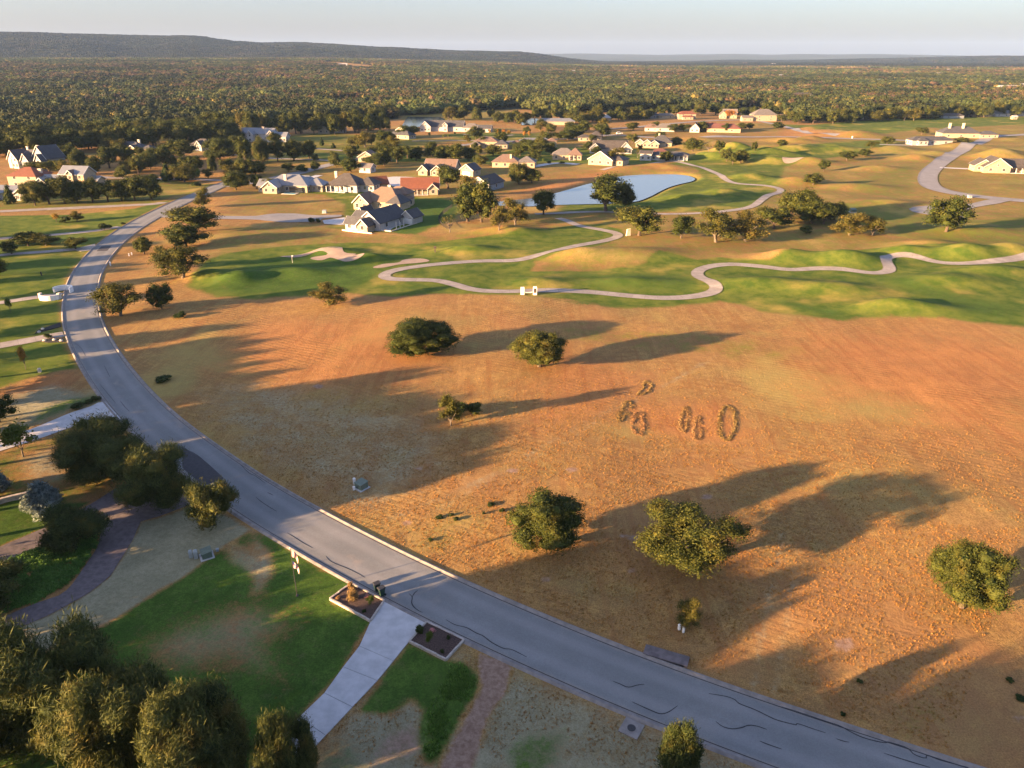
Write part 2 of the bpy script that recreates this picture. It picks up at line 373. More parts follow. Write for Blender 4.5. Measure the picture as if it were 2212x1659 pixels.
def asphalt():
    m, nt, b = nmat('asphalt'); P = pos(nt)
    f1 = noise(nt, P, .12, 4); f2 = noise(nt, P, .9, 5, .65); f3 = noise(nt, P, 9, 3, .7)
    c = mixc(nt, mapr(nt, f1, .35, .68), (.188, .206, .204), (.242, .258, .254))
    c = mixc(nt, mapr(nt, f2, .35, .72), mixc(nt, .30, c, (.16, .16, .16)), c)
    c = mixc(nt, mapr(nt, noise(nt, P, .2, 3, .5, .6), .60, .75, 0, .55), c, (.34, .295, .25))
    c = mixc(nt, mapr(nt, f3, .3, .7), mixc(nt, .28, c, (.06, .06, .065)), c)
    ac = N(nt, 'Attribute', attribute_name='across').outputs['Fac']; al = N(nt, 'Attribute', attribute_name='along').outputs['Fac']
    cb = N(nt, 'CombineXYZ'); nt.links.new(val(nt, 'MULTIPLY', ac, 3.2), cb.inputs[0]); nt.links.new(val(nt, 'MULTIPLY', al, .06), cb.inputs[1])
    st = noise(nt, cb.outputs[0], 1.6, 5, .65)
    c = mixc(nt, mapr(nt, st, .38, .66, .28, 0), c, (.165, .168, .165))
    lane = val(nt, 'ABSOLUTE', val(nt, 'SUBTRACT', val(nt, 'ABSOLUTE', ac), .48))
    c = mixc(nt, mapr(nt, val(nt, 'ADD', lane, val(nt, 'MULTIPLY', f2, .2)), .14, .40, .22, 0), c, (.325, .325, .32))
    edge = mapr(nt, val(nt, 'ADD', val(nt, 'ABSOLUTE', ac), val(nt, 'MULTIPLY', f2, .25)), .98, 1.16, 0, .6)
    c = mixc(nt, edge, c, (.30, .25, .20))
    nt.links.new(c, b.inputs['Base Color']); b.inputs['Roughness'].default_value = .9; b.inputs['Specular IOR Level'].default_value = .25
    bump(nt, b, f3, .25, .02)
asphalt()
plain('asphalt_far', (.22,.22,.22), .9, .15, .3)
plain('asphalt_patch', (.045,.045,.05), .85, .25, 3, .01)
plain('crack_seal', (.012,.012,.013), .45, .3, 5)
plain('kerb_concrete', (.22,.205,.19), .9, .25, 1.2, .01)
plain('concrete', (.47,.48,.48), .9, .12, .8, .008, c2=(.39,.40,.40))
plain('concrete_joint', (.14,.14,.14), .95, .1)
def path_concrete():
    m, nt, b = nmat('path_concrete'); P = pos(nt); al = N(nt, 'Attribute', attribute_name='along').outputs['Fac']; ac = N(nt, 'Attribute', attribute_name='across').outputs['Fac']
    c = mixc(nt, mapr(nt, noise(nt, P, .35, 5, .65), .3, .7), (.22,.20,.185), (.33,.305,.28))
    fr = val(nt, 'FRACT', val(nt, 'DIVIDE', al, 3.0)); c = mixc(nt, mapr(nt, fr, .0, .05, .55, 0), c, (.10,.09,.08))
    slab = N(nt, 'TexWhiteNoise', noise_dimensions='1D'); nt.links.new(val(nt, 'FLOOR', val(nt, 'DIVIDE', al, 3.0)), slab.inputs['W'])
    c = mixc(nt, mapr(nt, slab.outputs['Value'], 0, 1, 0, .3), c, (.20,.185,.17))
    c = mixc(nt, mapr(nt, val(nt, 'ADD', val(nt, 'ABSOLUTE', ac), val(nt, 'MULTIPLY', noise(nt, P, 1.2, 4, .7), .5)), 1.05, 1.3, 0, .8), c, (.13,.13,.05))
    nt.links.new(c, b.inputs['Base Color']); b.inputs['Roughness'].default_value = .9
path_concrete()
plain('drive_gravel', (.30,.28,.25), .95, .2, .6)
plain('paver', (.135,.115,.115), .9, .3, 1.6, .02)
plain('sand', (.31,.24,.185), 1, .12, .6)
plain('mulch', (.075,.048,.038), 1, .6, 7, .05)
plain('dark_mulch', (.02,.02,.022), 1, .5, 5, .05)
plain('stone_edge', (.42,.38,.33), .9, .25, 3, .02)
plain('white_paint', (.78,.77,.74), .6, .08, 2)
plain('white_wall', (.34,.34,.34), .8, .08, .8)
plain('cream_wall', (.30,.26,.19), .85, .12, .8)
plain('tan_wall', (.36,.28,.19), .9, .18, 1.2)
plain('stone_wall', (.42,.36,.29), .9, .3, 2.2, .02)
plain('grey_wall', (.22,.25,.28), .85, .12, .8)
plain('trim', (.55,.545,.53), .6, .06, 2)
def shingle(name, c, c2):
    m, nt, b = nmat(name); P = pos(nt)
    br = N(nt, 'TexBrick'); br.inputs['Scale'].default_value = 1; br.inputs['Brick Width'].default_value = .5; br.inputs['Row Height'].default_value = .28
    br.inputs['Mortar Size'].default_value = .02
    cc = tuple(x*.6 for x in c)
    for i, q in zip(('Color1', 'Color2', 'Mortar'), (c, c2, cc)): br.inputs[i].default_value = (*q, 1)
    nt.links.new(P, br.inputs['Vector'])
    f = noise(nt, P, .5, 4)
    nt.links.new(mixc(nt, mapr(nt, f, .3, .7, 0, .5), br.outputs['Color'], cc), b.inputs['Base Color']); b.inputs['Roughness'].default_value = .85
    bump(nt, b, br.outputs['Fac'], .3, .03)
shingle('roof_slate', (.052,.056,.066), (.075,.078,.088))
shingle('roof_charcoal', (.050,.046,.046), (.08,.074,.072))
shingle('roof_brown', (.20,.135,.098), (.16,.11,.082))
shingle('roof_grey', (.15,.14,.135), (.12,.115,.11))
shingle('roof_rose', (.17,.115,.092), (.145,.10,.08))
shingle('roof_tile', (.19,.065,.035), (.15,.052,.03))
shingle('roof_red', (.15,.06,.045), (.12,.05,.04))
plain('roof_metal', (.20,.22,.245), .5, .08, .4, metal=.4)
plain('roof_pale', (.36,.36,.36), .6, .1, .4)
plain('chimney_stone', (.52,.44,.35), .9, .25, 2)
def glass():
    m, nt, b = nmat('glass'); b.inputs['Base Color'].default_value = (.02,.024,.03,1); b.inputs['Roughness'].default_value = .08; b.inputs['Specular IOR Level'].default_value = .8
glass()
plain('door_dark', (.06,.045,.035), .6, .2, 3)
plain('bark', (.085,.062,.045), 1, .4, 5, .03)
plain('bark_grey', (.12,.10,.08), 1, .35, 5, .03)
plain('bin_green', (.018,.05,.034), .45, .2, 3)
plain('bin_lid', (.022,.024,.026), .5, .2, 3)
plain('tyre', (.015,.015,.015), .7, .1)
plain('iron', (.03,.03,.032), .5, .3, 6)
plain('steel_pole', (.05,.05,.052), .4, .1)
plain('transformer_green', (.11,.15,.115), .6, .15, 3)
plain('pedestal_pale', (.30,.34,.34), .6, .1, 3)
plain('flag_red', (.45,.035,.04), .8, .1, 4)
plain('flag_white', (.72,.68,.66), .8, .08, 4)
plain('flag_blue', (.03,.05,.17), .8, .1, 4)
plain('pink_cloth', (.58,.36,.30), .8, .1, 4)
plain('pool_tile', (.03,.25,.36), .2, .1, 1)
plain('limestone', (.58,.53,.44), .9, .2, 1.5, .02)
plain('rust_soil', (.26,.14,.09), 1, .3, 2, .02)
def water(name, c, bs):
    m, nt, b = nmat(name); P = pos(nt)
    b.inputs['Base Color'].default_value = (*c, 1); b.inputs['Roughness'].default_value = .12; b.inputs['IOR'].default_value = 1.33; b.inputs['Specular IOR Level'].default_value = .9
    mp = N(nt, 'Mapping'); mp.inputs['Scale'].default_value = (.5, 1.4, 1); nt.links.new(P, mp.inputs[0])
    bump(nt, b, noise(nt, mp.outputs[0], .9, 4, .6), bs, .05)
water('pond_water', (.11,.15,.18), .12)
water('river_water', (.045,.06,.075), .10)
def leaf(name, dark, light, gold=None, gf=.3, trans=.25, attr=False, scale=.5):
    m, nt, b = nmat(name); g = N(nt, 'NewGeometry'); oi = N(nt, 'ObjectInfo')
    tc = N(nt, 'TexCoord').outputs['Object']
    c = mixc(nt, g.outputs['Random Per Island'], dark, light)
    if gold: c = mixc(nt, mapr(nt, noise(nt, tc, 4.5, 3), .5, .72, 0, gf), c, gold)
    if attr:
        at = N(nt, 'Attribute', attribute_name='tint', attribute_type='INSTANCER')
        c = mixc(nt, 1.0, c, at.outputs['Color'], 'MULTIPLY')
    else:
        hs = N(nt, 'HueSaturation'); nt.links.new(c, hs.inputs['Color'])
        nt.links.new(mapr(nt, oi.outputs['Random'], 0, 1, .475, .515, False), hs.inputs['Hue'])
        nt.links.new(mapr(nt, oi.outputs['Random'], 0, 1, 1.2, .82, False), hs.inputs['Value']); c = hs.outputs[0]
    out = nt.nodes['Material Output']
    nt.links.new(c, b.inputs['Base Color']); b.inputs['Roughness'].default_value = .75; b.inputs['Specular IOR Level'].default_value = .15
    if trans:
        tr = N(nt, 'BsdfTranslucent'); nt.links.new(c, tr.inputs[0]); ms = N(nt, 'MixShader'); ms.inputs[0].default_value = trans
        nt.links.new(b.outputs[0], ms.inputs[1]); nt.links.new(tr.outputs[0], ms.inputs[2]); nt.links.new(ms.outputs[0], out.inputs['Surface'])
    return m
leaf('oak_leaf', (.013,.026,.006), (.070,.084,.015), (.130,.100,.014), .38, trans=.14)
leaf('mesquite_leaf', (.030,.040,.009), (.108,.106,.020), (.165,.115,.018), .4, trans=.2)
leaf('cedar_leaf', (.018,.034,.010), (.082,.100,.024), (.17,.13,.022), .45, trans=.2)  # gold patches put the look of sunlit tips into the cedar colour
leaf('blue_leaf', (.07,.10,.095), (.21,.26,.24), None)
leaf('shrub_leaf', (.012,.026,.006), (.040,.064,.013), (.09,.078,.014), .3, trans=.15)
leaf('gold_leaf', (.20,.12,.02), (.38,.21,.035), None)
leaf('bright_leaf', (.06,.095,.014), (.13,.175,.03), (.18,.15,.03), .3)
leaf('lawn_weed', (.018,.045,.008), (.05,.11,.016), None)
leaf('pink_leaf', (.42,.20,.18), (.60,.34,.30), None)
leaf('red_leaf', (.25,.06,.05), (.38,.12,.09), None)
leaf('straw', (.16,.10,.038), (.36,.235,.095), None, trans=.1)
leaf('forest_leaf', (.75,.75,.75), (1.1,1.1,1.1), None, trans=0, attr=True)
# ---------------------------------------------------------------- the ground sheet
def T(i, j, pts): return [(553*i+a/4, 414.75*j+b/4) for a, b in pts]     # readings taken from an enlarged tile of the frame
def axis(core, lo, hi, g):
    a = []
    for x0, x1, st in core: a += list(np.arange(x0, x1-1e-6, st))
    a.append(core[-1][1]); st = core[-1][2]
    while a[-1] < hi: st *= g; a.append(a[-1]+st)
    st = core[0][2]; b = []; x = a[0]
    while x > lo: st *= g; x -= st; b.append(x)
    return np.array(b[::-1]+a)
XS = axis([(-125,-58,1.0),(-58,70,.5),(70,140,1.0)], -17000, 17000, 1.03)
YS = axis([(32,125,.5),(125,395,1.0)], -400, 16500, 1.03)
def tri(v, k): return [(a, b) for a, b in v]
# polygons of ground cover: (layer, weight, soft edge in metres, outline)
FAIR, LUSH, RED, PALE, WOOD, DIRT = range(6)
COVER = []
def cov(layer, w, soft, pts): COVER.append((layer, w, soft, np.array(flats(pts))))
cov(FAIR, 1, 3, [(405,622),(425,585),(445,562),(500,545),(553,537),(640,528),(760,523),(900,525),(1000,515),(1106,505),(1156,497),(1218,487),(1300,480),(1345,495),(1350,512),(1300,530),(1230,548),(1160,566),(1150,585),(1250,583),(1380,572),(1420,550),(1506,560),(1556,555),(1659,565),
   (1764,542),(1834,540),(1909,535),(2009,535),(2084,532),(2300,532),(2300,712),(2212,707),(2109,697),(2034,687),(1959,685),(1871,685),(1821,692),(1734,680),(1659,672),(1606,655),(1556,647),(1481,655),(1406,662),(1331,662),(1231,647),(1106,640),(1003,637),(928,638),(853,645),(803,640),(748,635),(690,640),(615,641),(553,647),(470,642)])
cov(FAIR, .47, 8, [(430,560),(470,480),(560,490),(700,480),(780,505),(960,505),(1100,470),(1200,450),(1310,365),(1480,350),(1500,330),(1700,300),(2300,262),(2300,530),(1600,560),(1406,662),(1150,600),(850,645),(600,640)])
cov(FAIR, .44, 10, [(480,400),(560,300),(900,290),(1300,285),(1700,262),(1700,330),(1400,355),(1060,430),(700,470),(480,470)])
cov(LUSH, .72, 5, [(470,600),(560,560),(700,540),(800,560),(830,600),(760,625),(640,632),(540,640),(440,630)])
cov(LUSH, .75, 4, [(1659,655),(1730,668),(1821,690),(1830,672),(1760,660),(1700,645)])
cov(LUSH, .6, 6, [(1840,590),(1960,600),(2100,640),(2212,660),(2212,700),(2080,685),(1980,640)])
cov(LUSH, .5, 4, [(1230,585),(1480,585),(1530,610),(1490,628),(1300,622),(1220,605)])
cov(LUSH, .6, 2, [(1180,645),(1330,655),(1340,664),(1230,655)])
cov(FAIR, .8, 4, [(1376,434),(1423,413),(1468,397),(1512,382),(1500,366),(1440,352),(1500,338),(1600,330),(1700,322),(1800,306),(1920,300),(1950,306),(1880,330),(1780,345),(1700,360),(1690,400),(1640,450),(1560,457),(1430,458),(1380,452),(1310,460),(1200,455),(1210,440),(1330,437)])
cov(FAIR, .85, 8, [(1640,268),(1750,270),(1860,258),(1990,255),(2110,252),(2300,250),(2300,268),(2150,272),(1990,282),(1900,290),(1800,287)])
cov(FAIR, .62, 8, [(1760,440),(1900,430),(1990,455),(2100,470),(2300,455),(2300,545),(2050,535),(1900,505),(1800,520)])
cov(FAIR, .55, 8, [(1780,400),(1900,365),(2000,345),(2000,400),(1990,430),(1880,425)])
cov(FAIR, .5, 8, [(2030,395),(2300,380),(2300,415),(2120,420),(2050,412)])
# mown lots and lawns round the houses
cov(FAIR, .9, 2, [(-900,470),(0,466),(150,462),(290,450),(400,424),(420,418),(362,437),(325,456),(287,475),(250,497),(207,527),(180,557),(152,587),(139,612),(132,645),(131,677),(137,720),(150,760),(172,797),(130,800),(60,815),(0,835),(-300,900),(-900,1000)])
cov(LUSH, .45, 3, [(-900,560),(0,560),(150,548),(180,560),(150,585),(60,590),(0,590),(-900,600)])
cov(RED, .7, 3, [(-300,850),(0,842),(60,820),(150,800),(180,812),(150,835),(60,850),(-100,880)])
cov(LUSH, .55, 3, [(-300,560),(130,556),(120,590),(0,600),(-300,610)])
cov(PALE, .8, 3, [(-300,860),(0,850),(120,830),(200,850),(230,866),(150,890),(0,940),(-300,1010)])
cov(LUSH, .62, 2, [(80,885),(150,858),(210,850),(225,864),(150,888),(60,918)])
cov(LUSH, .55, 3, [(-200,1010),(0,975),(160,920),(260,912),(300,960),(260,1030),(180,1070),(0,1130),(-200,1190)])
cov(PALE, .7, 3, [(40,985),(120,965),(160,1000),(120,1040),(60,1030)])
cov(LUSH, 1, 1.2, [(-300,1180),(0,1085),(70,1065),(140,1080),(200,1075),(107,1127),(0,1176),(-300,1290)])
cov(PALE, 1, .8, [(302,1124),(287,1162),(237,1244),(187,1284),(107,1329),(0,1377),(-200,1460),(-200,1560),(0,1469),(62,1429),(150,1384),(250,1337),(337,1279),(400,1244),(470,1190),(540,1148),(500,1120),(430,1088),(350,1115)])
cov(LUSH, 1, 1.0, [(-200,1560),(0,1469),(62,1429),(150,1384),(250,1337),(337,1279),(400,1244),(470,1190),(540,1148),(565,1150),(640,1196),(733,1247),(758,1261),(713,1298),(800,1341),(775,1380),(728,1452),(645,1547),(553,1649),(430,1780),(-200,1900)])
cov(PALE, .50, 4, T(0,3,[(1150,600),(1500,370),(1900,250),(2212,190),(2500,250),(2560,420),(2400,560),(2480,860),(2212,900),(1900,800),(1500,880),(1250,760)]))
cov(PALE, .6, 1.5, T(0,3,[(1500,1000),(1680,960),(1700,1040),(1540,1090)]))
cov(PALE, .6, 1.5, T(1,3,[(-40,-400),(150,-200),(180,-60),(60,120),(-40,140)]))
cov(PALE, .55, 1.5, T(1,2,[(-300,1330),(-100,1380),(60,1480),(100,1659),(-60,1659),(-260,1560)]))
cov(PALE, .75, 3, [(878,1400),(960,1425),(1010,1395),(1106,1440),(1300,1525),(1500,1605),(1660,1668),(1900,1760),(1500,1900),(600,1900),(640,1700),(703,1590),(760,1510)])
cov(LUSH, 1, 1, T(1,3,[(1330,580),(1640,735),(1800,745),(1940,850),(1940,950),(1700,1330),(1560,1610),(1450,1600),(1400,1350),(1450,1150),(1350,1050),(1150,1180),(900,1150),(1000,1010),(1150,800)]))
cov(LUSH, .5, 2, T(1,3,[(560,1420),(750,1350),(900,1450),(1000,1659),(560,1900),(300,1900)]))
cov(DIRT, 1, .7, T(1,3,[(1900,645),(2212,762),(2150,1000),(2000,1210),(1850,1659),(1800,1900),(1480,1900),(1580,1659),(1800,1250),(1950,950)]))
cov(DIRT, .62, 1.5, T(1,3,[(1150,1300),(1400,1250),(1430,1500),(1300,1600),(1000,1659),(1000,1500)]))
cov(LUSH, .55, 1.5, T(2,3,[(-60,1480),(130,1330),(470,1310),(500,1400),(420,1659),(100,1800),(-40,1700)]))
# house lots in the middle distance
cov(FAIR, .9, 4, [(555,412),(700,415),(800,412),(870,425),(960,425),(1000,450),(985,470),(960,485),(900,508),(800,500),(690,490),(740,478),(740,440),(700,420),(600,418)])
cov(LUSH, .75, 3, [(880,430),(980,432),(985,455),(960,482),(900,508),(840,505),(890,480),(905,462)])
cov(FAIR, .9, 5, [(690,350),(900,350),(1060,356),(1200,350),(1340,358),(1480,345),(1490,330),(1400,322),(1250,318),(1120,320),(980,345),(900,335),(800,335),(680,330)])
cov(FAIR, .62, 6, [(480,385),(600,330),(560,300),(700,285),(900,300),(1000,298),(1100,290),(1200,283),(1120,318),(980,305),(880,325),(760,330),(680,345),(600,350)])
cov(FAIR, .75, 5, [(1000,300),(1150,300),(1200,292),(1060,285),(940,290)])
cov(FAIR, .6, 4, [(150,395),(330,385),(500,400),(460,418),(400,422),(330,440),(150,450),(-200,460),(-200,420)])
cov(FAIR, .5, 8, [(860,262),(1110,262),(1110,230),(960,236),(860,240)])
cov(RED, .6, 6, [(1100,395),(1200,372),(1330,363),(1440,358),(1500,372),(1380,372),(1330,378),(1268,393),(1195,412),(1110,420),(1060,415)])
cov(RED, .7, 5, [(880,312),(1010,306),(1030,318),(950,330)])
cov(RED, .5, 8, [(1330,285),(1500,286),(1700,282),(1900,300),(1700,312),(1500,304),(1350,312)])
cov(RED, .55, 4, [(1056,490),(1180,478),(1206,476),(1200,492),(1100,502),(985,520)])
cov(RED, .58, 8, [(1190,760),(1330,770),(1400,830),(1330,900),(1180,940),(1090,930)])
cov(RED, .66, 6, [(1330,850),(1450,880),(1570,860),(1620,930),(1560,960),(1400,945)])
cov(RED, .60, 14, [(1650,720),(1850,705),(2100,720),(2300,760),(2300,1010),(2000,960),(1900,880),(1750,860)])
cov(RED, .55, 10, [(560,700),(850,680),(1000,760),(900,850),(600,860),(430,800)])
cov(FAIR, .40, 6, [(1190,690),(1330,700),(1560,720),(1760,752),(1700,790),(1480,770),(1300,745),(1220,740)])
cov(FAIR, .34, 5, [(840,1140),(1000,1080),(1060,1120),(1000,1230),(1200,1330),(1100,1300),(900,1200)])
cov(FAIR, .36, 5, [(60+1840,1500),(2050,1480),(2150,1560),(2000,1600),(1850,1560)])
cov(PALE, .45, 7, [(400,850),(560,820),(760,850),(980,930),(960,1040),(800,1120),(640,1060),(500,970)])
cov(DIRT, .75, .6, T(3,3,[(560,560),(720,540),(770,620),(690,680),(580,650)]))
for k in [(1236,1019,14),(1370,1164,16),(1527,1073,15),(1345,1160,10),(1108,1020,14),(688,836,12),(880,1130,12),(1365,1233,12),(905,1014,10),(2200,1552,16),(1180,1252,10)]:
    u, v, r = k; cov(DIRT, .8, .6, [(u+r*math.cos(t*.7), v+.45*r*math.sin(t*.7)) for t in range(9)])
# bare wheel tracks over the field
def track(pts, w, layer, wt, soft=.5):
    L = resample(catmull(flats(pts), 5), 2); n = normals(L); COVER.append((layer, wt, soft, np.vstack([L+n*w/2, (L-n*w/2)[::-1]])))
track([(1625,1500),(1642,1400),(1655,1330),(1690,1150)], .7, PALE, .52, 1.0)
track([(1668,1500),(1690,1400),(1700,1330),(1725,1180)], .6, PALE, .5, 1.0)
track([(840,1120),(1000,1060),(1150,980),(1290,900),(1400,850),(1560,760)], 1.0, PALE, .46, 1.2)
track([(900,1130),(1080,1030),(1250,940),(1360,840)], .8, PALE, .44, 1.2)
# the woods: everything beyond this line (clearings are cut out of it)
WOODLINE = [(-1500,330),(-300,318),(0,312),(120,306),(250,300),(330,288),(450,280),(520,273),(700,266),(860,258),(940,246),(1010,240),(1120,236),(1240,246),(1400,238),(1560,236),(1640,232),(1690,252),(1780,262),(1850,262),(1960,257),(2212,250),(2500,246),(4200,240)]
_wl = np.array(flats(WOODLINE))
CLEAR = [np.array(flats(p)) for p in (
   [(684,159),(720,157.5),(818,163),(800,168),(740,166)], [(1985,192.5),(2050,191),(2092,196),(2092,201),(2040,201)], [(2110,201),(2160,200.5),(2170,206),(2110,206)],
   [(2090,153),(2220,151),(2300,153),(2220,156),(2090,156)], [(2000,157),(2090,155.5),(2100,158),(2010,159.5)], [(1800,158.5),(1930,156.5),(1930,158.6),(1810,160)],
   [(-200,118.5),(0,117.5),(180,118),(315,119.5),(315,122),(0,121.5),(-200,122)], [(860,250),(975,246),(985,280),(870,280)], [(1118,252),(1175,252),(1175,272),(1118,272)], [(1690,160),(1790,157),(1790,159),(1690,162.5)])]
WATERS = [np.array(flats(p)) for p in ([(881,252.5),(915,253),(952,253.5),(960,258),(945,266),(918,273),(885,277),(868,272),(874,262)], [(1122,258),(1150,256),(1166,257),(1166,264),(1150,271),(1125,271)],
   [(-300,292),(-60,283),(60,278),(140,279),(60,285),(-80,292),(-300,300)], [(300,268),(380,266),(470,262),(480,266),(400,271),(310,274)])]
def wood_mask(x, y):
    lim = np.interp(np.arctan2(x, np.maximum(y, 1)), np.arctan2(_wl[:, 0], _wl[:, 1]), np.hypot(_wl[:, 0], _wl[:, 1]))
    w = smooth(-6, 10, np.hypot(x, y)-lim)
    w = np.where(y < 50, 0, w)
    for P in CLEAR: w = w*(1-smooth(-5, 5, sdist(x, y, P, 30)))
    return w
_gx, _gy = np.meshgrid(XS, YS); _x, _y = _gx.ravel(), _gy.ravel()
_z = hfun(_x, _y)
_c = np.zeros((len(_x), 6))
for layer, w, soft, P in COVER:
    sdv = sdist(_x, _y, P, soft*2+2); k = sdv > -soft
    t = smooth(-soft, soft, sdv[k])*w
    for l in (FAIR, LUSH, RED, PALE, DIRT):
        if l == layer: _c[k, l] = np.maximum(_c[k, l], t)
        elif layer == PALE and w < .72 and l == LUSH: _c[k, l] *= (1-1.25*np.clip(t, 0, .8))
        elif layer in (LUSH, PALE, DIRT) and w > .9 and l in (FAIR, PALE, RED, LUSH): _c[k, l] *= (1-t)
_c[:, WOOD] = wood_mask(_x, _y)
nx, ny = len(XS), len(YS)
_i = (np.arange(ny-1)[:, None]*nx+np.arange(nx-1)[None]).ravel()
me = mesh_np('ground', np.c_[_x, _y, _z], np.c_[_i, _i+1, _i+nx+1, _i+nx], MAT['ground'], True)
for nm, ch in (('cover1', (FAIR, LUSH, RED)), ('cover2', (PALE, WOOD, DIRT))):
    at = me.attributes.new(nm, 'FLOAT_COLOR', 'POINT'); d = np.ones((len(_x), 4), np.float32); d[:, :3] = _c[:, ch]; at.data.foreach_set('color', d.ravel())
ground = structure(mobj('ground', me))

# ---------------------------------------------------------------- sheets draped over the ground
def drape_strip(name, L, w, mat, off=.05, nw=4, parent=None, kind='structure'):
    n = normals(L); V = []; 
    for k in range(nw+1):
        q = L+n*(w*(k/nw-.5)); V.append(q)
    V = np.stack(V, 1); s = V.reshape(-1, 2); z = hfun(s[:, 0], s[:, 1])+off
    m = len(L); i = (np.arange(m-1)[:, None]*(nw+1)+np.arange(nw)[None]).ravel()
    F = np.c_[i, i+nw+1, i+nw+2, i+1]
    me = mesh_np(name, np.c_[s, z], F, mat, True); sl = np.r_[0, np.cumsum(np.linalg.norm(np.diff(L, axis=0), axis=1))]
    at = me.attributes.new('across', 'FLOAT', 'POINT'); at.data.foreach_set('value', np.tile(np.linspace(-1, 1, nw+1), m).astype(np.float32))
    at = me.attributes.new('along', 'FLOAT', 'POINT'); at.data.foreach_set('value', np.repeat(sl, nw+1).astype(np.float32))
    o = mobj(name, me, parent)
    if parent is None: o['kind'] = kind
    return o
def drape_poly(name, P, mat, off=.05, res=3.0, parent=None, smoothz=True, flatz=None, kind='structure'):
    P = [tuple(map(float, p)) for p in P]; B = resample(np.array(P+[P[0]]), res*.7)[:-1]
    xs = np.arange(B[:, 0].min(), B[:, 0].max(), res); ys = np.arange(B[:, 1].min(), B[:, 1].max(), res)
    gx, gy = np.meshgrid(xs, ys); gx, gy = gx.ravel(), gy.ravel(); sdv = sdist(gx, gy, B, 1); k = sdv > res*.35
    pts = [Vector(p) for p in B]+[Vector((a, b)) for a, b in zip(gx[k], gy[k])]; nb = len(B)
    vs, es, fs, *_ = delaunay_2d_cdt(pts, [(i, (i+1) % nb) for i in range(nb)], [], 1, 1e-4)
    v = np.array([(p.x, p.y) for p in vs]); z = (hfun(v[:, 0], v[:, 1])+off) if flatz is None else np.full(len(v), flatz)
    F = [tuple(f) for f in fs]
    F2 = []
    for f in F:
        a, b, c = v[f[0]], v[f[1]], v[f[2]]
        F2.append(f if (b[0]-a[0])*(c[1]-a[1])-(b[1]-a[1])*(c[0]-a[0]) > 0 else f[::-1])
    o = mobj(name, mesh_np(name, np.c_[v, z], F2, mat, True), parent)
    if parent is None: o['kind'] = kind
    return o
# main road with gutter, kerbs, cracks
road = drape_strip('road', resample(ROAD, 1.5), ROAD_W-.85, MAT['asphalt'], .05, 4)
def kerb(L, side, parent):
    n = normals(L)*side; h = ROAD_W/2
    prof = [(h-.46, .047), (h-.20, .052), (h-.16, .15), (h-.04, .16), (h+.10, .08), (h+.4, -.12)]
    V = np.stack([np.c_[L+n*o, np.full(len(L), z)] for o, z in prof], 1); V[:, :, 2] += hfun(L[:, 0], L[:, 1])[:, None]
    k = len(prof); m = len(L); i = (np.arange(m-1)[:, None]*k+np.arange(k-1)[None]).ravel()
    F = np.c_[i, i+k, i+k+1, i+1] if side > 0 else np.c_[i, i+1, i+k+1, i+k]
    o = mobj('kerb', mesh_np('kerb', V.reshape(-1, 3), F, MAT['kerb_concrete']), parent)
    g = L+n*(h-.50); drape_strip('gutter_joint', g, .09, MAT['crack_seal'], .058, 1, parent)
_r = resample(ROAD, 1.5)
for sgn in (1, -1): kerb(_r, sgn, road)
CR = [(1,2,[(0,980),(60,1030),(180,1105)]),(1,2,[(270,1290),(330,1325),(400,1370),(490,1420)]),(1,2,[(605,1490),(640,1530),(700,1560),(800,1600),(900,1650),(940,1675)]),
 (1,3,[(1320,155),(1350,185),(1345,230),(1360,265),(1400,300),(1440,320)]),(1,3,[(1350,185),(1370,150),(1400,125)]),(1,3,[(1640,380),(1720,425),(1820,450),(1900,495),(1960,520),(2040,580),(2140,630),(2212,640),(2340,705)]),
 (2,3,[(870,912),(940,940),(1005,965),(1090,945),(1145,940)]),(2,3,[(1035,1090),(1110,1125),(1200,1165),(1280,1195),(1350,1180),(1430,1125)]),
 (2,3,[(1760,1260),(1820,1305),(1900,1325),(1980,1315),(2040,1295),(2110,1300),(2200,1330)]),(2,3,[(1700,1020),(1850,1045),(1930,1075),(1960,1105),(2100,1160),(2212,1215),(2292,1250),(2450,1290),(2470,1280),(2600,1325),(2710,1360)]),
 (2,3,[(2140,1430),(2212,1460),(2330,1500)]),(3,3,[(90,1130),(200,1160),(500,1260),(620,1300),(750,1370),(850,1410),(1000,1445),(1040,1440),(1200,1490),(1260,1545),(1360,1580),(1375,1555),(1500,1600),(1730,1659)]),
 (3,3,[(1000,1535),(1200,1600),(1400,1659)]),(3,3,[(590,1410),(650,1432),(700,1440)]),(0,2,[(1560,530),(1620,570),(1700,620)]),(0,2,[(2080,700),(2150,770),(2212,800),(2290,860)]),(1,2,[(100,940),(150,965)]),
 (0,2,[(860,0),(960,120),(1000,170)]),(0,2,[(1040,150),(1080,200),(1120,240)]),(0,1,[(640,1300),(700,1350),(740,1420)]),(0,1,[(900,1500),(930,1560),(950,1600)])]
for i, j, p in CR:
    L = resample(catmull(flats(T(i, j, p)), 6), .25); rnd = random.Random(len(p)+i*7+int(p[0][0]))
    w = np.array([.035+.045*math.sin(math.pi*k/(len(L)-1))**.6*(.75+.5*rnd.random()) for k in range(len(L))])
    n = normals(L); V = np.stack([L+n*w[:, None]*.68, L-n*w[:, None]*.68], 1).reshape(-1, 2); z = hfun(V[:, 0], V[:, 1])+.064
    q = np.arange(len(L)-1)*2
    mobj('crack_seal', mesh_np('crack_seal', np.c_[V, z], np.c_[q, q+1, q+3, q+2], MAT['crack_seal']), road)
drape_poly('asphalt_patch', flats([(394,966),(427,983),(455,1007),(484,1034),(440,1050),(394,1012)]), MAT['asphalt_patch'], .060, 1.5, road)
drape_poly('asphalt_patch', flats(T(0,1,[(832,514),(880,468),(965,466),(925,510)])), MAT['asphalt_patch'], .062, 1.5, road)
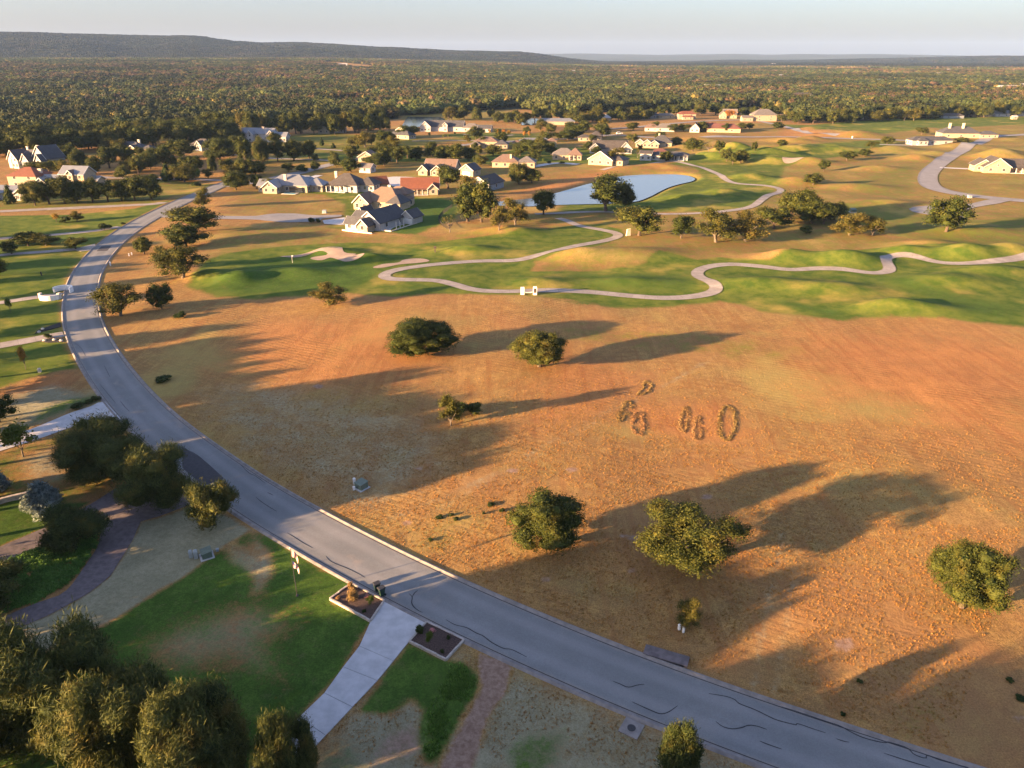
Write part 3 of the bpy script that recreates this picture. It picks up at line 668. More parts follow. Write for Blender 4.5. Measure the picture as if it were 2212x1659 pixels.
# cart paths, side streets, drives
drape_strip('cart_path', CARTP, 3.3, MAT['path_concrete'], .09, 4)
drape_strip('cart_path', CART2P, 3.2, MAT['path_concrete'], .12, 4)
rr = drape_strip('side_road', ROADRP, 7.5, MAT['asphalt_far'], .10, 2)
for sgn in (1, -1): drape_strip('kerb', ROADRP+normals(ROADRP)*sgn*3.95, .5, MAT['kerb_concrete'], .16, 1, rr)
_cds = flats(T(3,1,[(1222,150),(1260,136),(1400,126),(1600,116),(1780,95),(1880,72),(1960,62),(2120,70),(2000,98),(1800,125),(1715,150),(1748,185),(1735,210),(1690,220),(1580,215),(1440,202),(1330,186),(1250,170)]))
drape_poly('cul_de_sac', _cds, MAT['asphalt_far'], .11, 4)
_k = np.array(_cds); _k = resample(np.vstack([_k, _k[:1]]), 2)
drape_strip('kerb', _k, .45, MAT['kerb_concrete'], .15, 1)
def drive(pts, w, mat='path_concrete', off=.08, name='driveway'): return drape_strip(name, resample(catmull(flats(pts), 5), 2.0), w, MAT[mat], off, 2)
drive([(-120,768),(0,746),(75,733),(137,722)], 3.6)
drive([(-120,668),(0,653),(60,645),(100,640),(134,637)], 3.2)
drive([(-120,560),(0,553),(90,547),(150,541),(195,536)], 3.2)
drive([(-120,522),(0,515),(110,507),(215,497),(258,490)], 3.6)
drive([(-120,463),(0,457),(95,452),(220,446),(330,441),(352,437)], 4.5)
drive([(210,382.5),(320,386),(420,388),(482,390),(520,392)], 4.5, off=.15); drive([(590,342),(640,344),(708,347.5),(770,352)], 4, off=.15)
drive([(480,331),(530,336),(590,342)], 4, off=.15); drive([(683,322.5),(740,326),(803,331),(850,332)], 4, off=.15)
drive([(486,403),(560,392),(640,374),(693,361),(738,352),(800,340),(888,332),(935,325),(1010,312)], 7, 'asphalt_far', .13, 'side_road')
drive([(1010,312),(1120,305),(1240,300),(1323,292),(1400,297),(1456,299),(1560,297),(1659,296),(1760,297),(1860,300),(1960,303)], 6.5, 'asphalt_far', .16, 'side_road')
drive([(1300,279),(1360,276),(1420,270),(1520,262),(1640,258)], 6.5, 'asphalt_far', .16, 'side_road'); drive([(1640,262),(1697,274),(1741,288),(1809,295)], 6, 'asphalt_far', .19, 'side_road')
drive([(890,305),(960,305),(1010,303),(1100,308)], 4, 'path_concrete', .14); drive([(1000,290),(1060,296),(1110,292)], 3.5, 'path_concrete', .13)
drive([(1140,362),(1200,352),(1250,354)], 5, 'concrete', .14); drive([(1900,312),(1990,315),(2085,317)], 4, 'concrete', .14); drive([(2030,362),(2060,364),(2095,366)], 4, 'concrete', .14)
drive([(690,378),(640,390),(560,400)], 4, 'concrete', .13)
drape_poly('driveway', flats([(795,390),(850,382),(905,384),(908,396),(860,405),(835,398)]), MAT['concrete'], .12, 4)
drape_poly('driveway', flats([(697,477),(745,470),(745,486),(700,484)]), MAT['concrete'], .16, 4)
drape_poly('side_street', flats([(357,461),(390,463),(470,469),(553,468.5),(590,462.5),(640,461),(673,465),(693,466),(738,464),(738,469),(697,472),(690,478),(665,481),(615,483),(553,476),(470,476),(400,474),(345,470)]), MAT['asphalt_far'], .13, 4)
drape_poly('driveway', flats(T(0,2,[(-400,620),(0,480),(300,370),(600,250),(800,190),(872,150),(905,150),(1062,322),(1000,306),(860,320),(640,362),(330,470),(0,580),(-400,740)])), MAT['concrete'], .06, 2)
drape_poly('paver_driveway', flats([(-160,1255),(0,1178),(107,1129.5),(200,1079.5),(245,1052),(330,1035),(425,1046),(440,1080),(350,1112),(302,1124),(287,1162),(237,1244),(187,1284),(107,1329),(0,1377),(-160,1440),(-160,1400),(0,1337),(82,1302),(135,1284),(157,1260),(210,1180),(222,1125),(180,1126),(107,1164),(50,1204),(0,1216),(-160,1290)]), MAT['paver'], .06, 1.5)
# near driveway: separate slabs with open joints
DL = flats(T(1,3,[(1110,215),(990,395),(893,598),(752,772),(590,1000),(370,1215),(0,1625),(-500,2160)])); DR = flats(T(1,3,[(1470,400),(1322,566),(1185,725),(1045,890),(830,1122),(600,1372),(280,1710),(-200,2200)]))
drv = bpy.data.objects.new('driveway', None); link(drv); structure(drv)
SLB = [0, 2, 3, 4, 5, 6, 7]
for a, b in zip(SLB[:-1], SLB[1:]):
    Lp = [np.array(p) for p in DL[a:b+1]]; Rp = [np.array(p) for p in DR[a:b+1]]
    g = .02
    def pull(p, q): d = q-p; return p+d/np.linalg.norm(d)*g
    Lp[0], Rp[0] = pull(Lp[0], Lp[1]), pull(Rp[0], Rp[1]); Lp[-1], Rp[-1] = pull(Lp[-1], Lp[-2]), pull(Rp[-1], Rp[-2])
    P = Lp+Rp[::-1]; n = len(P); mb = MB(); zt = [hz(*p)+.09 for p in P]
    mb.add([(p[0], p[1], z) for p, z in zip(P, zt)]+[(p[0], p[1], z-.3) for p, z in zip(P, zt)], [tuple(range(n))]+[((i+1) % n, i, n+i, n+(i+1) % n) for i in range(n)])
    mb.build('slab', MAT['concrete'], drv)
drape_poly('driveway_base', DL+DR[::-1], MAT['concrete_joint'], .045, 2, drv)
# sand bunkers and the pond, river
BK = T(1,1,[(205,556),(350,546),(480,531),(570,516),(640,496),(740,505),(755,535),(800,543),(872,545),(835,572),(940,575),(905,600),(780,612),(700,585),(640,568),(560,592),(470,577),(500,562),(620,551),(590,537),(520,536),(430,552),(330,566)])
for P in (catmull(flats(BK), 3, True), catmull(flats(T(1,1,[(1010,655),(1100,630),(1230,615),(1270,590),(1350,575),(1450,578),(1500,600),(1400,618),(1250,630),(1130,655),(1040,665)])), 4, True), catmull(flats(T(3,0,[(120,1400),(230,1385),(330,1400),(250,1415),(150,1420)])), 4, True)):
    drape_poly('sand_bunker', P, MAT['sand'], .07, 1.6)
drape_poly('pond', PONDP, MAT['pond_water'], 0, 6, flatz=POND_Z)
for P in WATERS: drape_poly('river', P, MAT['river_water'], .25, 15)
# ---------------------------------------------------------------- trees and shrubs
def leaf_mesh(name, seed, lobes, nclump, nleaf, size, mat, spread=.5, up=0., aspect=1.0, core=.0, flatten=1.0):
    """crown as many small leaf faces gathered in clumps over the lobes (cx,cy,cz,rx,ry,rz); unit tree: height 1, width 1"""
    rng = np.random.default_rng(seed); L = np.array(lobes); area = (L[:, 3]*L[:, 4]+L[:, 3]*L[:, 5]+L[:, 4]*L[:, 5]); area /= area.sum()
    k = rng.choice(len(L), nclump, p=area); d = rng.normal(size=(nclump, 3)); d /= np.linalg.norm(d, axis=1)[:, None]
    d[:, 2] = np.where(d[:, 2] < -.55, -d[:, 2], d[:, 2])
    r = rng.uniform(.72, 1.06, nclump)**.8
    cc = L[k, :3]+d*L[k, 3:]*r[:, None]
    n = nclump*nleaf; ci = np.repeat(np.arange(nclump), nleaf)
    off = rng.normal(size=(n, 3))*spread*np.repeat(rng.uniform(.6, 1.3, nclump), nleaf)[:, None]; off[:, 2] *= flatten
    c = cc[ci]+off*size*3
    nor = d[ci]*.9+rng.normal(size=(n, 3))*.75; nor[:, 2] += .25; nor /= np.linalg.norm(nor, axis=1)[:, None]
    ax = rng.normal(size=(n, 3))+d[ci]*up; ax[:, 2] += up*1.2
    a = ax-nor*np.sum(ax*nor, 1)[:, None]; a /= np.linalg.norm(a, axis=1)[:, None]+1e-9; b = np.cross(nor, a)
    s = size*rng.uniform(.6, 1.35, n)[:, None]; A = a*s*aspect; B = b*s/aspect**.6
    V = np.stack([c-A, c-B*.8+A*.1, c+A, c+B*.8+A*.1], 1).reshape(-1, 3); F = np.arange(n*4).reshape(-1, 4)
    if core:
        vs, fs = [], []; base = len(V); uv = []
        for (cx, cy, cz, rx, ry, rz) in L:
            bm = bmesh.new(); bmesh.ops.create_icosphere(bm, subdivisions=2, radius=1)
            o = len(vs)
            for v in bm.verts:
                q = 1+.22*(rng.random()-.5); vs.append((cx+v.co.x*rx*core*q, cy+v.co.y*ry*core*q, cz+v.co.z*rz*core*q))
            for f in bm.faces: t = [v.index+o for v in f.verts]; fs.append((t[0], t[1], t[2], t[2]))
            bm.free()
        F = [tuple(f) for f in F]+[(a+base, b+base, c_+base) for a, b, c_, _ in fs]; V = np.vstack([V, np.array(vs)])
    return mesh_np(name, V, F, mat)
def lobes_round(seed, n=14, zc=.58, wz=.30, w=.36, r=(.14,.22)):
    q = random.Random(seed); out = [(0, 0, zc, w*.55, w*.55, wz*.8)]
    for i in range(n):
        a = 2.4*i+q.uniform(-.7, .7); t = q.uniform(-.75, .95); rr = w*math.sqrt(max(.05, 1-t*t*.9))*q.uniform(.55, 1.12); s = q.uniform(*r)*q.uniform(.65, 1.2)
        out.append((rr*math.cos(a), rr*math.sin(a), zc+wz*t*.85*q.uniform(.85, 1.1), s*q.uniform(.85, 1.2), s*q.uniform(.85, 1.2), s*q.uniform(.65, .95)))
    return out
def lobes_full(seed, n=40, zc=.47, wz=.36, w=.365, r=(.10,.17)):
    q = random.Random(seed); out = [(0, 0, zc, w*.8, w*.8, wz*.85)]
    for i in range(n):
        z = 1-2*(i+.5)/n*.93; z = max(-.86, z); a = 2.39996*i+q.uniform(-.35, .35); k = math.sqrt(1-z*z)*q.uniform(.62, 1.16); s = q.uniform(*r)
        bulge = 1+.22*math.sin(2*a+seed)+.14*math.sin(3*a+2*seed)
        out.append((w*k*bulge*math.cos(a), w*k*bulge*math.sin(a), zc+wz*z*q.uniform(.72, 1.18), s*q.uniform(.8, 1.2), s*q.uniform(.8, 1.2), s*q.uniform(.6, .95)))
    return out
def lobes_cone(seed, n=16, w=.42, top=1.0, bot=.12):
    q = random.Random(seed); out = []
    for i in range(n):
        t = (i+.5)/n; z = bot+(top-bot)*t; rr = w*(1-t)**.75; a = 2.4*i; s = .08+.16*(1-t)
        out.append((rr*.62*math.cos(a), rr*.62*math.sin(a), z*.94, s, s, s*.95))
    return out
def trunk_mesh(name, seed, h, r, limbs, mat, spread=.3, lean=0., fork=.3):
    q = random.Random(seed); mb = MB()
    top = (lean+q.uniform(-.04, .04), q.uniform(-.04, .04), h)
    mid = (top[0]*.4+q.uniform(-.03, .03), top[1]*.4, h*.5)
    mb.tube([(0, 0, -.06), (0, 0, .01), mid, top], [r*1.7, r*1.2, r*.85, r*.5], 7)
    for i in range(limbs):
        a = 6.283*i/limbs+q.uniform(-.4, .4); z0 = h*q.uniform(fork, .75); e = (spread*math.cos(a), spread*math.sin(a), min(.92, h+q.uniform(.02, .22)))
        f = z0/h; s = (top[0]*f, top[1]*f, z0); m2 = tuple(s[k]*.45+e[k]*.55+(0.03 if k == 2 else 0) for k in range(3))
        mb.tube([s, m2, e], [r*.6, r*.38, r*.15], 5)
    return mb.mesh(name, mat)
KIND = {}
def kind(nm, crowns, trunks): KIND[nm] = (crowns, trunks)
B, BG = MAT['bark'], MAT['bark_grey']
kind('oak', [leaf_mesh('oak_crown', s, lobes_full(s), 2300, 17, .0084, MAT['oak_leaf'], .95, core=.66) for s in (11, 12, 13)], [trunk_mesh('oak_trunk', s, .42, .035, 6, B, .28) for s in (1, 2, 3)])
kind('forkoak', [leaf_mesh('oak_crown', 14, lobes_round(15, 30, .58, .38, .42, (.09,.15)), 2200, 16, .0084, MAT['oak_leaf'], 1.0, core=.5)], [trunk_mesh('oak_trunk', 33, .45, .04, 7, B, .3)])
kind('midoak', [leaf_mesh('oak_crown', s, (lobes_full(s, 22, .50, .36, .36, (.12,.19)) if s % 2 else lobes_round(s, 19, .51, .42, .38, (.11,.19))), 700, 9, .0185, MAT['oak_leaf'], .75, core=.70) for s in (21, 22, 23, 24)], [trunk_mesh('oak_trunk', s, .42, .034, 5, B, .26) for s in (4, 5, 6, 7)])
kind('mesquite', [leaf_mesh('mesquite_crown', s, lobes_round(s, 19, .50, .43, .38, (.11,.18)), 800, 9, .0155, MAT['mesquite_leaf'], .9, core=.55) for s in (31, 32, 33)], [trunk_mesh('mesquite_trunk', s, .40, .030, 7, BG, .33, fork=.2) for s in (8, 9, 10)])
kind('cedar', [leaf_mesh('cedar_crown', s, lobes_round(s, 16, .48, .42, .36, (.13,.20)), 1700, 10, .0130, MAT['cedar_leaf'], .75, up=2.0, aspect=2.6, core=.78, flatten=1.8) for s in (41, 42, 43)], [trunk_mesh('cedar_trunk', s, .5, .028, 5, B, .2) for s in (11, 12, 13)])
kind('bigcedar', [leaf_mesh('cedar_crown', s, lobes_round(s, 30, .48, .44, .40, (.10,.15)), 3000, 13, .0078, MAT['cedar_leaf'], .95, up=2.4, aspect=3.4, core=.80, flatten=2.2) for s in (44, 45)], [trunk_mesh('cedar_trunk', s, .5, .026, 6, B, .2) for s in (14, 15)])
kind('cone', [leaf_mesh('cone_crown', s, lobes_cone(s), 260, 8, .030, MAT['shrub_leaf'], .5, up=.6, aspect=1.3, core=.8) for s in (51, 52)], [trunk_mesh('cone_trunk', 16, .4, .03, 0, B)])
kind('blue', [leaf_mesh('blue_crown', s, lobes_cone(s, 18, .47, .98, .12), 620, 10, .026, MAT['blue_leaf'], .5, up=1.2, aspect=1.8, core=.78) for s in (53, 54)], [trunk_mesh('blue_trunk', 17, .4, .03, 0, B)])
kind('young', [leaf_mesh('young_crown', s, lobes_round(s, 8, .66, .25, .30, (.14,.22)), 190, 9, .034, MAT['bright_leaf'], .6, core=.6) for s in (61, 62)], [trunk_mesh('young_trunk', s, .5, .022, 4, BG, .2) for s in (18, 19)])
kind('gold', [leaf_mesh('gold_crown', s, lobes_round(s, 7, .66, .26, .27, (.12,.2)), 150, 8, .036, MAT['gold_leaf'], .7, core=.4) for s in (63, 64)], [trunk_mesh('gold_trunk', 20, .5, .02, 4, BG, .2)])
kind('shrub', [leaf_mesh('shrub_crown', s, lobes_round(s, 9, .44, .40, .34, (.16,.24)), 240, 9, .034, MAT['shrub_leaf'], .5, core=.82) for s in (71, 72, 73)], [trunk_mesh('shrub_stem', 21, .3, .03, 4, B, .2)])
kind('bare', [leaf_mesh('bare_crown', 81, lobes_round(81, 9, .66, .26, .36, (.10,.16)), 70, 6, .022, MAT['mesquite_leaf'], .9)], [trunk_mesh('bare_trunk', s, .45, .028, 9, BG, .38, fork=.25) for s in (22,)])
def lobes_cloud(seed, n, w, zt):
    q = random.Random(seed); return [(q.uniform(-w, w), q.uniform(-w, w), q.uniform(.3, zt), .16, .16, .14) for _ in range(n)]
_tr = random.Random(77)
def tree(k, name, label, u, v, w, h, group=None, cat='tree', at=None, rz=None):
    """(u,v) foot of the tree in the frame, w and h its apparent width and height there"""
    p = at if at is not None else G(u, v)
    if at is None:
        s = mpp(v); d = ray(u, v); cosd = math.hypot(d[0], d[1])/math.sqrt(d[0]**2+d[1]**2+d[2]**2); s *= math.sqrt(d[0]**2+d[1]**2+d[2]**2)/math.sqrt(ray(1106, v)[1]**2+ray(1106, v)[2]**2)
        W = w*s; H = max(.4, (h*s-W*.38*math.sqrt(max(0, 1-cosd**2)))/cosd)
    else: W, H = w, h
    if at is None and k not in ('young', 'gold', 'bare'):             # the reading is the near foot of the crown, the stem stands behind it
        d = ray(u, v); q = (.12 if k == 'mesquite' else .27)*W/math.hypot(d[0], d[1]); x, y = p[0]+d[0]*q, p[1]+d[1]*q; p = Vector((x, y, hz(x, y)))
    crowns, trunks = KIND[k]
    r = thing(name, label, cat, (p[0], p[1], p[2]-.03), _tr.uniform(0, 6.28) if rz is None else rz, group, (W, W, H))
    mobj('trunk', _tr.choice(trunks), r); mobj('crown', _tr.choice(crowns), r)
    return r
# --- field trees
FT = [('oak','live_oak','broad dense live oak of several rounded lobes inside the dry lot',908,778,155,98),
 ('oak','field_oak','loose live oak at the right edge of the dry lot with trunk showing',1165,804,122,102),
 ('oak','live_oak','big round live oak beside a long shadow, nearer the road of the middle two',1185,1212,182,152),
 ('forkoak','live_oak','wide live oak with forked crown and visible trunk in the dry field',1488,1262,222,168),
 ('oak','live_oak','squat round oak standing alone near the right edge of the dry field',2070,1335,138,156),
 ('mesquite','oak_bush','small round golden oak bush beside two white utility pipes',1484,1352,66,62),  # lighter mesquite leaf puts low sunlight into this bush's colour
 ('cedar','roadside_shrub','golden spiky shrub growing against the near kerb by the manhole slab',1464,1700,98,122),
 ('mesquite','mesquite_clump','narrow upright brown-tipped shrub in the dry lot',974,922,58,80),
 ('shrub','mesquite_clump','dark low shrub tucked between two shrubs in the dry lot',995,903,46,42),
 ('shrub','mesquite_clump','small yellowish shrub at the right of the dry lot group',1026,897,34,32),
 ('mesquite','mesquite_tree','yellow green bushy tree at the golf corner of the dry lot',711,662,78,52),
 ('mesquite','mesquite_tree','wide airy mesquite close to the inside of the road bend',262,686,92,76),
 ('midoak','small_oak','upright small oak beside the airy mesquite inside the road bend',350,672,50,58),
 ('shrub','bush','low yellowish bush on the dry verge near the small oak',392,688,26,16),
 ('midoak','small_oak','round small oak on the verge near the dark road patch',312,551,40,38),
 ('mesquite','mesquite_tree','front tree of the row descending to the golf green',397,604,102,74),
 ('mesquite','mesquite_tree','leaning light tree at the left of the row above the golf green',362,585,52,54),
 ('midoak','row_oak','dark oak in the middle of the row above the golf green',402,538,88,55),
 ('midoak','row_oak','tall dark oak at the upper part of the row by the road',425,508,98,60),
 ('mesquite','mesquite_tree','narrow tree at the top of the row beside the street corner',440,450,36,42),
 ('shrub','bush','half round bush at the left corner of the dry lot by the kerb',352,828,36,16),
 # golf side
 ('midoak','golf_oak','tall pale green oak left of the pair near the black fence',1010,482,62,88),
 ('midoak','golf_oak','tall dark oak with several trunks left of the pond',1040,484,74,98),
 ('bare','bare_tree','nearly leafless tree beside the black fence',972,502,40,44),
 ('mesquite','golf_tree','slim light tree right of the tall dark oak',1078,494,42,58),
 ('mesquite','golf_tree','round yellowish tree on the orange bank left of the pond',1113,488,72,62),
 ('midoak','golf_oak','dark tree by the lower path left of the pond',1174,466,58,58),
 ('midoak','pond_oak','large dark oak in front of the pond',1308,462,104,86),
 ('midoak','pond_oak','small dark oak at the right shoulder of the large pond oak',1352,452,44,52),
 ('midoak','golf_oak','rounded oak beside the sandstone marker on the path bend',1380,515,100,72),
 ('midoak','golf_oak','small dark oak between the marker oak and the airy trees',1471,518,52,54),
 ('mesquite','golf_tree','airy spreading tree with pale trunk, left of its pair',1546,526,98,74),
 ('mesquite','golf_tree','airy spreading tree right of the pale-trunked one',1610,524,84,66),
 ('midoak','grove_oak','grove oak at the lower left with spreading limbs',1671,498,76,52),
 ('midoak','grove_oak','grove oak on the back row at left',1708,477,74,58),
 ('midoak','grove_oak','tallest grove oak on the back row',1732,475,76,64),
 ('midoak','grove_oak','grove oak in the front middle',1752,486,74,52),
 ('midoak','grove_oak','dark grove oak at the right of the front row',1778,487,60,46),
 ('midoak','grove_oak','rounded dark oak at the right end of the grove',1802,479,50,42),
 ('shrub','bush','lone dark round bush below the grove',1741,507,26,20),
 ('mesquite','golf_tree','open wide tree right of the grove with leaning limbs',1834,510,76,50),
 ('mesquite','golf_tree','small open tree beside the leaning wide tree',1884,510,52,44),
 ('midoak','lone_oak','lone oak with thick pale trunk in front of the cul-de-sac',2042,508,76,72),
 ('midoak','fairway_oak','small round oak above the grove on the fairway',1756,402,38,26),('midoak','fairway_oak','small upright oak on the fairway past the grove',1779,371,24,24),
 ('midoak','fairway_oak','wide oak nearest in the diagonal fairway line',1829,348,40,20),('midoak','fairway_oak','second oak in the diagonal fairway line',1866,339,28,16),('midoak','fairway_oak','third oak in the diagonal fairway line',1881,325,26,14),
 ('midoak','fairway_oak','farthest oak in the diagonal fairway line',1916,312,26,16),('midoak','fairway_oak','lone small oak on the far fairway by the street',1689,317,22,15),('midoak','fairway_oak','oak at the corner of the far street',1680,280,26,16),
 ('midoak','fairway_oak','oak at the left of the twin-chimney house',1991,292,26,16),('midoak','fairway_oak','low oak in front of the twin-chimney house',2079,311,30,13),
 ('midoak','row_oak','biggest oak of the row above the pond mound',1496,329,44,30),('bare','bare_tree','thin half bare tree in the row above the pond mound',1530,330,22,19),
 ('midoak','row_oak','third tree of the row above the pond mound',1554,328,22,24),('midoak','row_oak','fourth tree of the row above the pond mound',1572,328,24,26),('midoak','row_oak','fifth tree of the row above the pond mound',1586,328,18,22),('midoak','row_oak','sixth tree of the row above the pond mound',1603,328,30,26),('midoak','row_oak','last small tree of the row above the pond mound',1629,328,12,19),
 # near left
 ('bigcedar','cedar_tree','broad golden-tipped cedar beside the road, farther of the two',230,1058,186,142),
 ('bigcedar','cedar_tree','broad dark cedar at the paver drive, nearer of the two by the road',350,1114,172,148),
 ('cedar','cedar_tree','small grey-tipped cedar at the near kerb by the dark patch',468,1150,102,112),
 ('cedar','cedar_tree','round cedar between the two arms of the paver drive',165,1198,118,104),
 ('blue','blue_spruce','silvery blue spruce on the lawn by the low stone wall',100,1114,76,70),
 ('blue','blue_spruce','silvery blue spruce cut by the left edge',-8,1076,60,62),
 ('young','young_tree','young tree with staked trunk beside the white driveway',50,986,64,66),
 ('midoak','young_tree','dark small tree at the left edge above the white driveway',2,918,52,60),
 ('bigcedar','cedar_tree','huge golden-tipped cedar in the lower left corner',125,1665,300,290),
 ('bigcedar','cedar_tree','dark spiky cedar right of the huge corner one',296,1722,245,250),
 ('bigcedar','cedar_tree','spiky cedar at the bottom edge beside the driveway lawn',455,1768,235,250),
 ('bigcedar','cedar_tree','golden cedar overhanging the bottom of the pale driveway',636,1760,140,190),
 ('cedar','cedar_tree','cedar at the far left edge above the planted bed',-5,1330,130,100),
 ('shrub','hedge_bush','clipped round bush at the white driveway, first from the left',180,921,20,15),('shrub','hedge_bush','clipped round bush at the white driveway, second from the left',212,919,24,15),('shrub','hedge_bush','clipped round bush at the white driveway, by the green bin',243,915,22,15),
 ('shrub','hedge_bush','dark bush in the bed above the white driveway, left one',172,885,26,17),('shrub','hedge_bush','dark bush in the bed above the white driveway, right one',207,868,20,14),('shrub','hedge_bush','small bush between two others above the white driveway',192,874,18,12),
 ('gold','gold_tree','slim orange young tree on the lawn',56,798,22,42),('young','young_tree','tiny thin tree on the lawn below the white gateway',24,676,13,28),('shrub','bush','small orange-edged shrub by the concrete drive',103,732,14,12),
 ('gold','bush','orange low bush on the lawn above the drives',122,480,22,16),('shrub','bush','dark half of the low bush pair above the drives',141,482,24,15),('mesquite','bush','loose upright bush right of the orange one',167,479,26,22),
 ('shrub','bush','dark bush at the drive mouth near the bend top',226,498,26,17),('shrub','bush','small dark bush by the kerb near the bend top',266,486,10,7),('midoak','bush','spreading dark bush in the stone ringed bed',165,541,42,26),
 ('midoak','low_tree','low dark tree by the second drive, left of three',26,551,38,28),('midoak','low_tree','low dark tree by the second drive, middle of three',62,534,50,30),('mesquite','low_tree','loose low tree by the second drive, right of three',100,532,50,28),
 ('midoak','low_tree','dark tree cut by the left edge beside the lawn',-4,600,40,40),('cone','cone_tree','dark pointed evergreen near the far left houses',24,441,24,34)]
for k, nm, lab, u, v, w, h in FT:
    c = 'shrub' if k == 'shrub' or 'bush' in nm else 'tree'
    tree(k, nm, lab, u, v, w, h, cat=c)
for i in range(9):                                         # tall clipped row by the left drive
    tree('midoak' if i % 3 else 'cedar', 'screen_tree', 'tall dense tree in the unbroken row beside the upper left drive', 78+31*i+_tr.uniform(-4, 4), 446-1.5*i+_tr.uniform(-1, 1), 50, 48+_tr.uniform(-4, 6), 'screen row by the upper left drive')
# --- trees round the middle-distance houses: (kind, u, v, w, h) in enlarged tiles
MID = {(0,0):[(1060,1545,120,110),(800,1545,110,125),(1300,1605,170,95),('cone',1450,1568,110,140),('cone',1570,1562,115,125),('young',1720,1562,60,90),(1690,1490,150,140),(1600,1480,120,120),(1840,1510,85,165),(1980,1490,125,115),(2110,1505,130,115),('shrub',1700,1612,90,45),(2040,1650,230,165),('gold',1340,1640,50,60),
  (950,1460,170,180),(1120,1440,150,155),(1300,1470,160,165),(1420,1450,170,180),(1200,1510,120,125),(830,1510,115,150),(700,1470,150,170),(620,1420,140,160),(430,1500,150,100),(300,1492,150,85),(1900,1390,290,190),(1560,1370,260,160),(540,1500,120,110),('midoak',2130,1440,150,230),('midoak',2050,1330,190,150),(1000,1390,190,120),(230,1410,120,100)],
 (1,0):[(60,1415,180,230),(190,1400,150,180),(330,1395,190,190),(460,1375,140,165),(690,1445,120,140),(820,1495,185,135),(280,1488,110,80),('shrub',400,1488,110,75),(510,1478,80,85),('mesquite',945,1275,165,150),(1000,1262,100,110),('cone',670,1282,48,45),('cone',790,1312,32,45),('cone',880,1287,34,45),('cone',572,1262,50,70),(1320,1198,210,115),(1480,1362,80,72),
  (1110,1440,180,185),(1220,1412,170,150),(1310,1372,130,115),(1030,1450,170,120),(1600,1400,160,150),(1740,1408,190,170),(1840,1395,140,130),(1950,1435,115,95),(2050,1350,170,105),(1660,1640,270,210),('mesquite',1850,1700,210,190),(120,1658,150,120),(10,1640,110,130),(1880,1180,70,70),('gold',2020,1165,30,45),('gold',2090,1170,38,50),('gold',2140,1175,45,55),('gold',2185,1180,40,50),('young',1500,1185,28,38),('young',1620,1195,24,28),('young',1660,1190,22,24),('young',1720,1170,24,28),(2140,1230,60,40),(520,1395,60,60)],
 (2,0):[(60,1600,190,200),(170,1590,190,140),(130,1290,180,90),(230,1285,170,80),(60,1310,140,80),(480,1215,170,100),(560,1200,150,120),(400,1210,120,70),(260,1115,120,85),(780,1195,150,130),('mesquite',790,1120,120,110),(1045,1132,135,75),(1230,1132,130,85),(1400,1142,130,70),(1480,1140,120,70),(1640,1142,120,95),(1840,1145,85,75),(1980,1125,120,60),(2050,1120,80,55),('gold',1880,1030,115,70),(660,1300,140,70),('bare',1085,1365,60,90),('mesquite',1105,1300,60,50),('young',270,1410,30,40),('shrub',320,1415,45,28),('shrub',430,1415,60,25),('young',1255,1365,50,50),('shrub',950,1360,60,35),('gold',105,1190,35,55),('gold',150,1185,35,50),(330,1160,130,90),(620,1150,150,110),(500,1140,130,90),('mesquite',240,1130,90,80),(690,1220,80,60)],
 (1,1):[('shrub',480,270,60,55),('shrub',540,268,50,45)],
 (0,1):[]}
for (i, j), lst in MID.items():
    for n, e in enumerate(lst):
        k = e[0] if isinstance(e[0], str) else ('midoak' if n % 4 else 'cedar'); a, b, w, h = e[-4:]
        nm = {'cone':'cone_tree','gold':'gold_tree','young':'young_tree','shrub':'bush','bare':'bare_tree','mesquite':'light_tree'}.get(k, 'garden_tree')
        lab = {'cone':'small dark pointed tree on the lots between the far houses','gold':'yellow autumn tree on the lots between the far houses','young':'slim young tree on the lots between the far houses','shrub':'low garden bush on the lots between the far houses',
               'bare':'thin half bare tree on the lots between the far houses','mesquite':'light yellowish tree on the lots between the far houses'}.get(k, 'dark rounded garden tree on the lots between the far houses')
        tree(k, nm, lab, 553*i+a/4, 414.75*j+b/4, w/4, h/4, nm.replace('_', ' ')+'s between the far houses', cat='shrub' if k == 'shrub' else 'tree')
_gr = random.Random(41)
for i in range(70):
    u, v = _gr.choice([(_gr.uniform(480, 1320), _gr.uniform(283, 345)), (_gr.uniform(840, 1480), _gr.uniform(300, 358)), (_gr.uniform(150, 560), _gr.uniform(330, 400))])
    s_ = _gr.uniform(16, 34)*(v/330)
    tree(_gr.choice(['midoak','midoak','cedar','mesquite']), 'garden_tree', 'dark rounded garden tree on the lots between the far houses', u, v, s_*_gr.uniform(1, 1.4), s_, 'garden trees between the far houses')
# --- front of the woods: trees standing singly along the edge
def belt(line, n, w, h, label, group, jit=3, kinds=('midoak','midoak','cedar','midoak','mesquite')):
    L = resample(np.array(line, float), 4); 
    for i in range(n):
        p = L[int((i+_tr.random())*(len(L)-1)/n)]
        s = _tr.uniform(.75, 1.25)
        tree(_tr.choice(kinds), 'woodland_tree', label, p[0]+_tr.uniform(-4, 4), p[1]+_tr.uniform(-jit, jit), w*s*_tr.uniform(.85, 1.2), h*s, group)
belt([(-60,345),(0,340),(120,330),(250,322),(340,312),(480,312),(520,300)], 34, 46, 42, 'large dark tree in the belt behind the upper left houses', 'belt behind the upper left houses', 7, ('midoak','midoak','cedar'))
belt([(-60,318),(100,312),(240,306),(400,296),(520,290)], 28, 42, 38, 'large dark tree in the deeper belt behind the upper left houses', 'deeper belt behind the upper left houses', 5, ('midoak','midoak','cedar'))
belt([(520,296),(600,292),(700,290),(780,287),(840,284)], 26, 30, 42, 'tall tree with clear trunk in the belt by the white gabled house', 'belt by the white gabled house', 3)
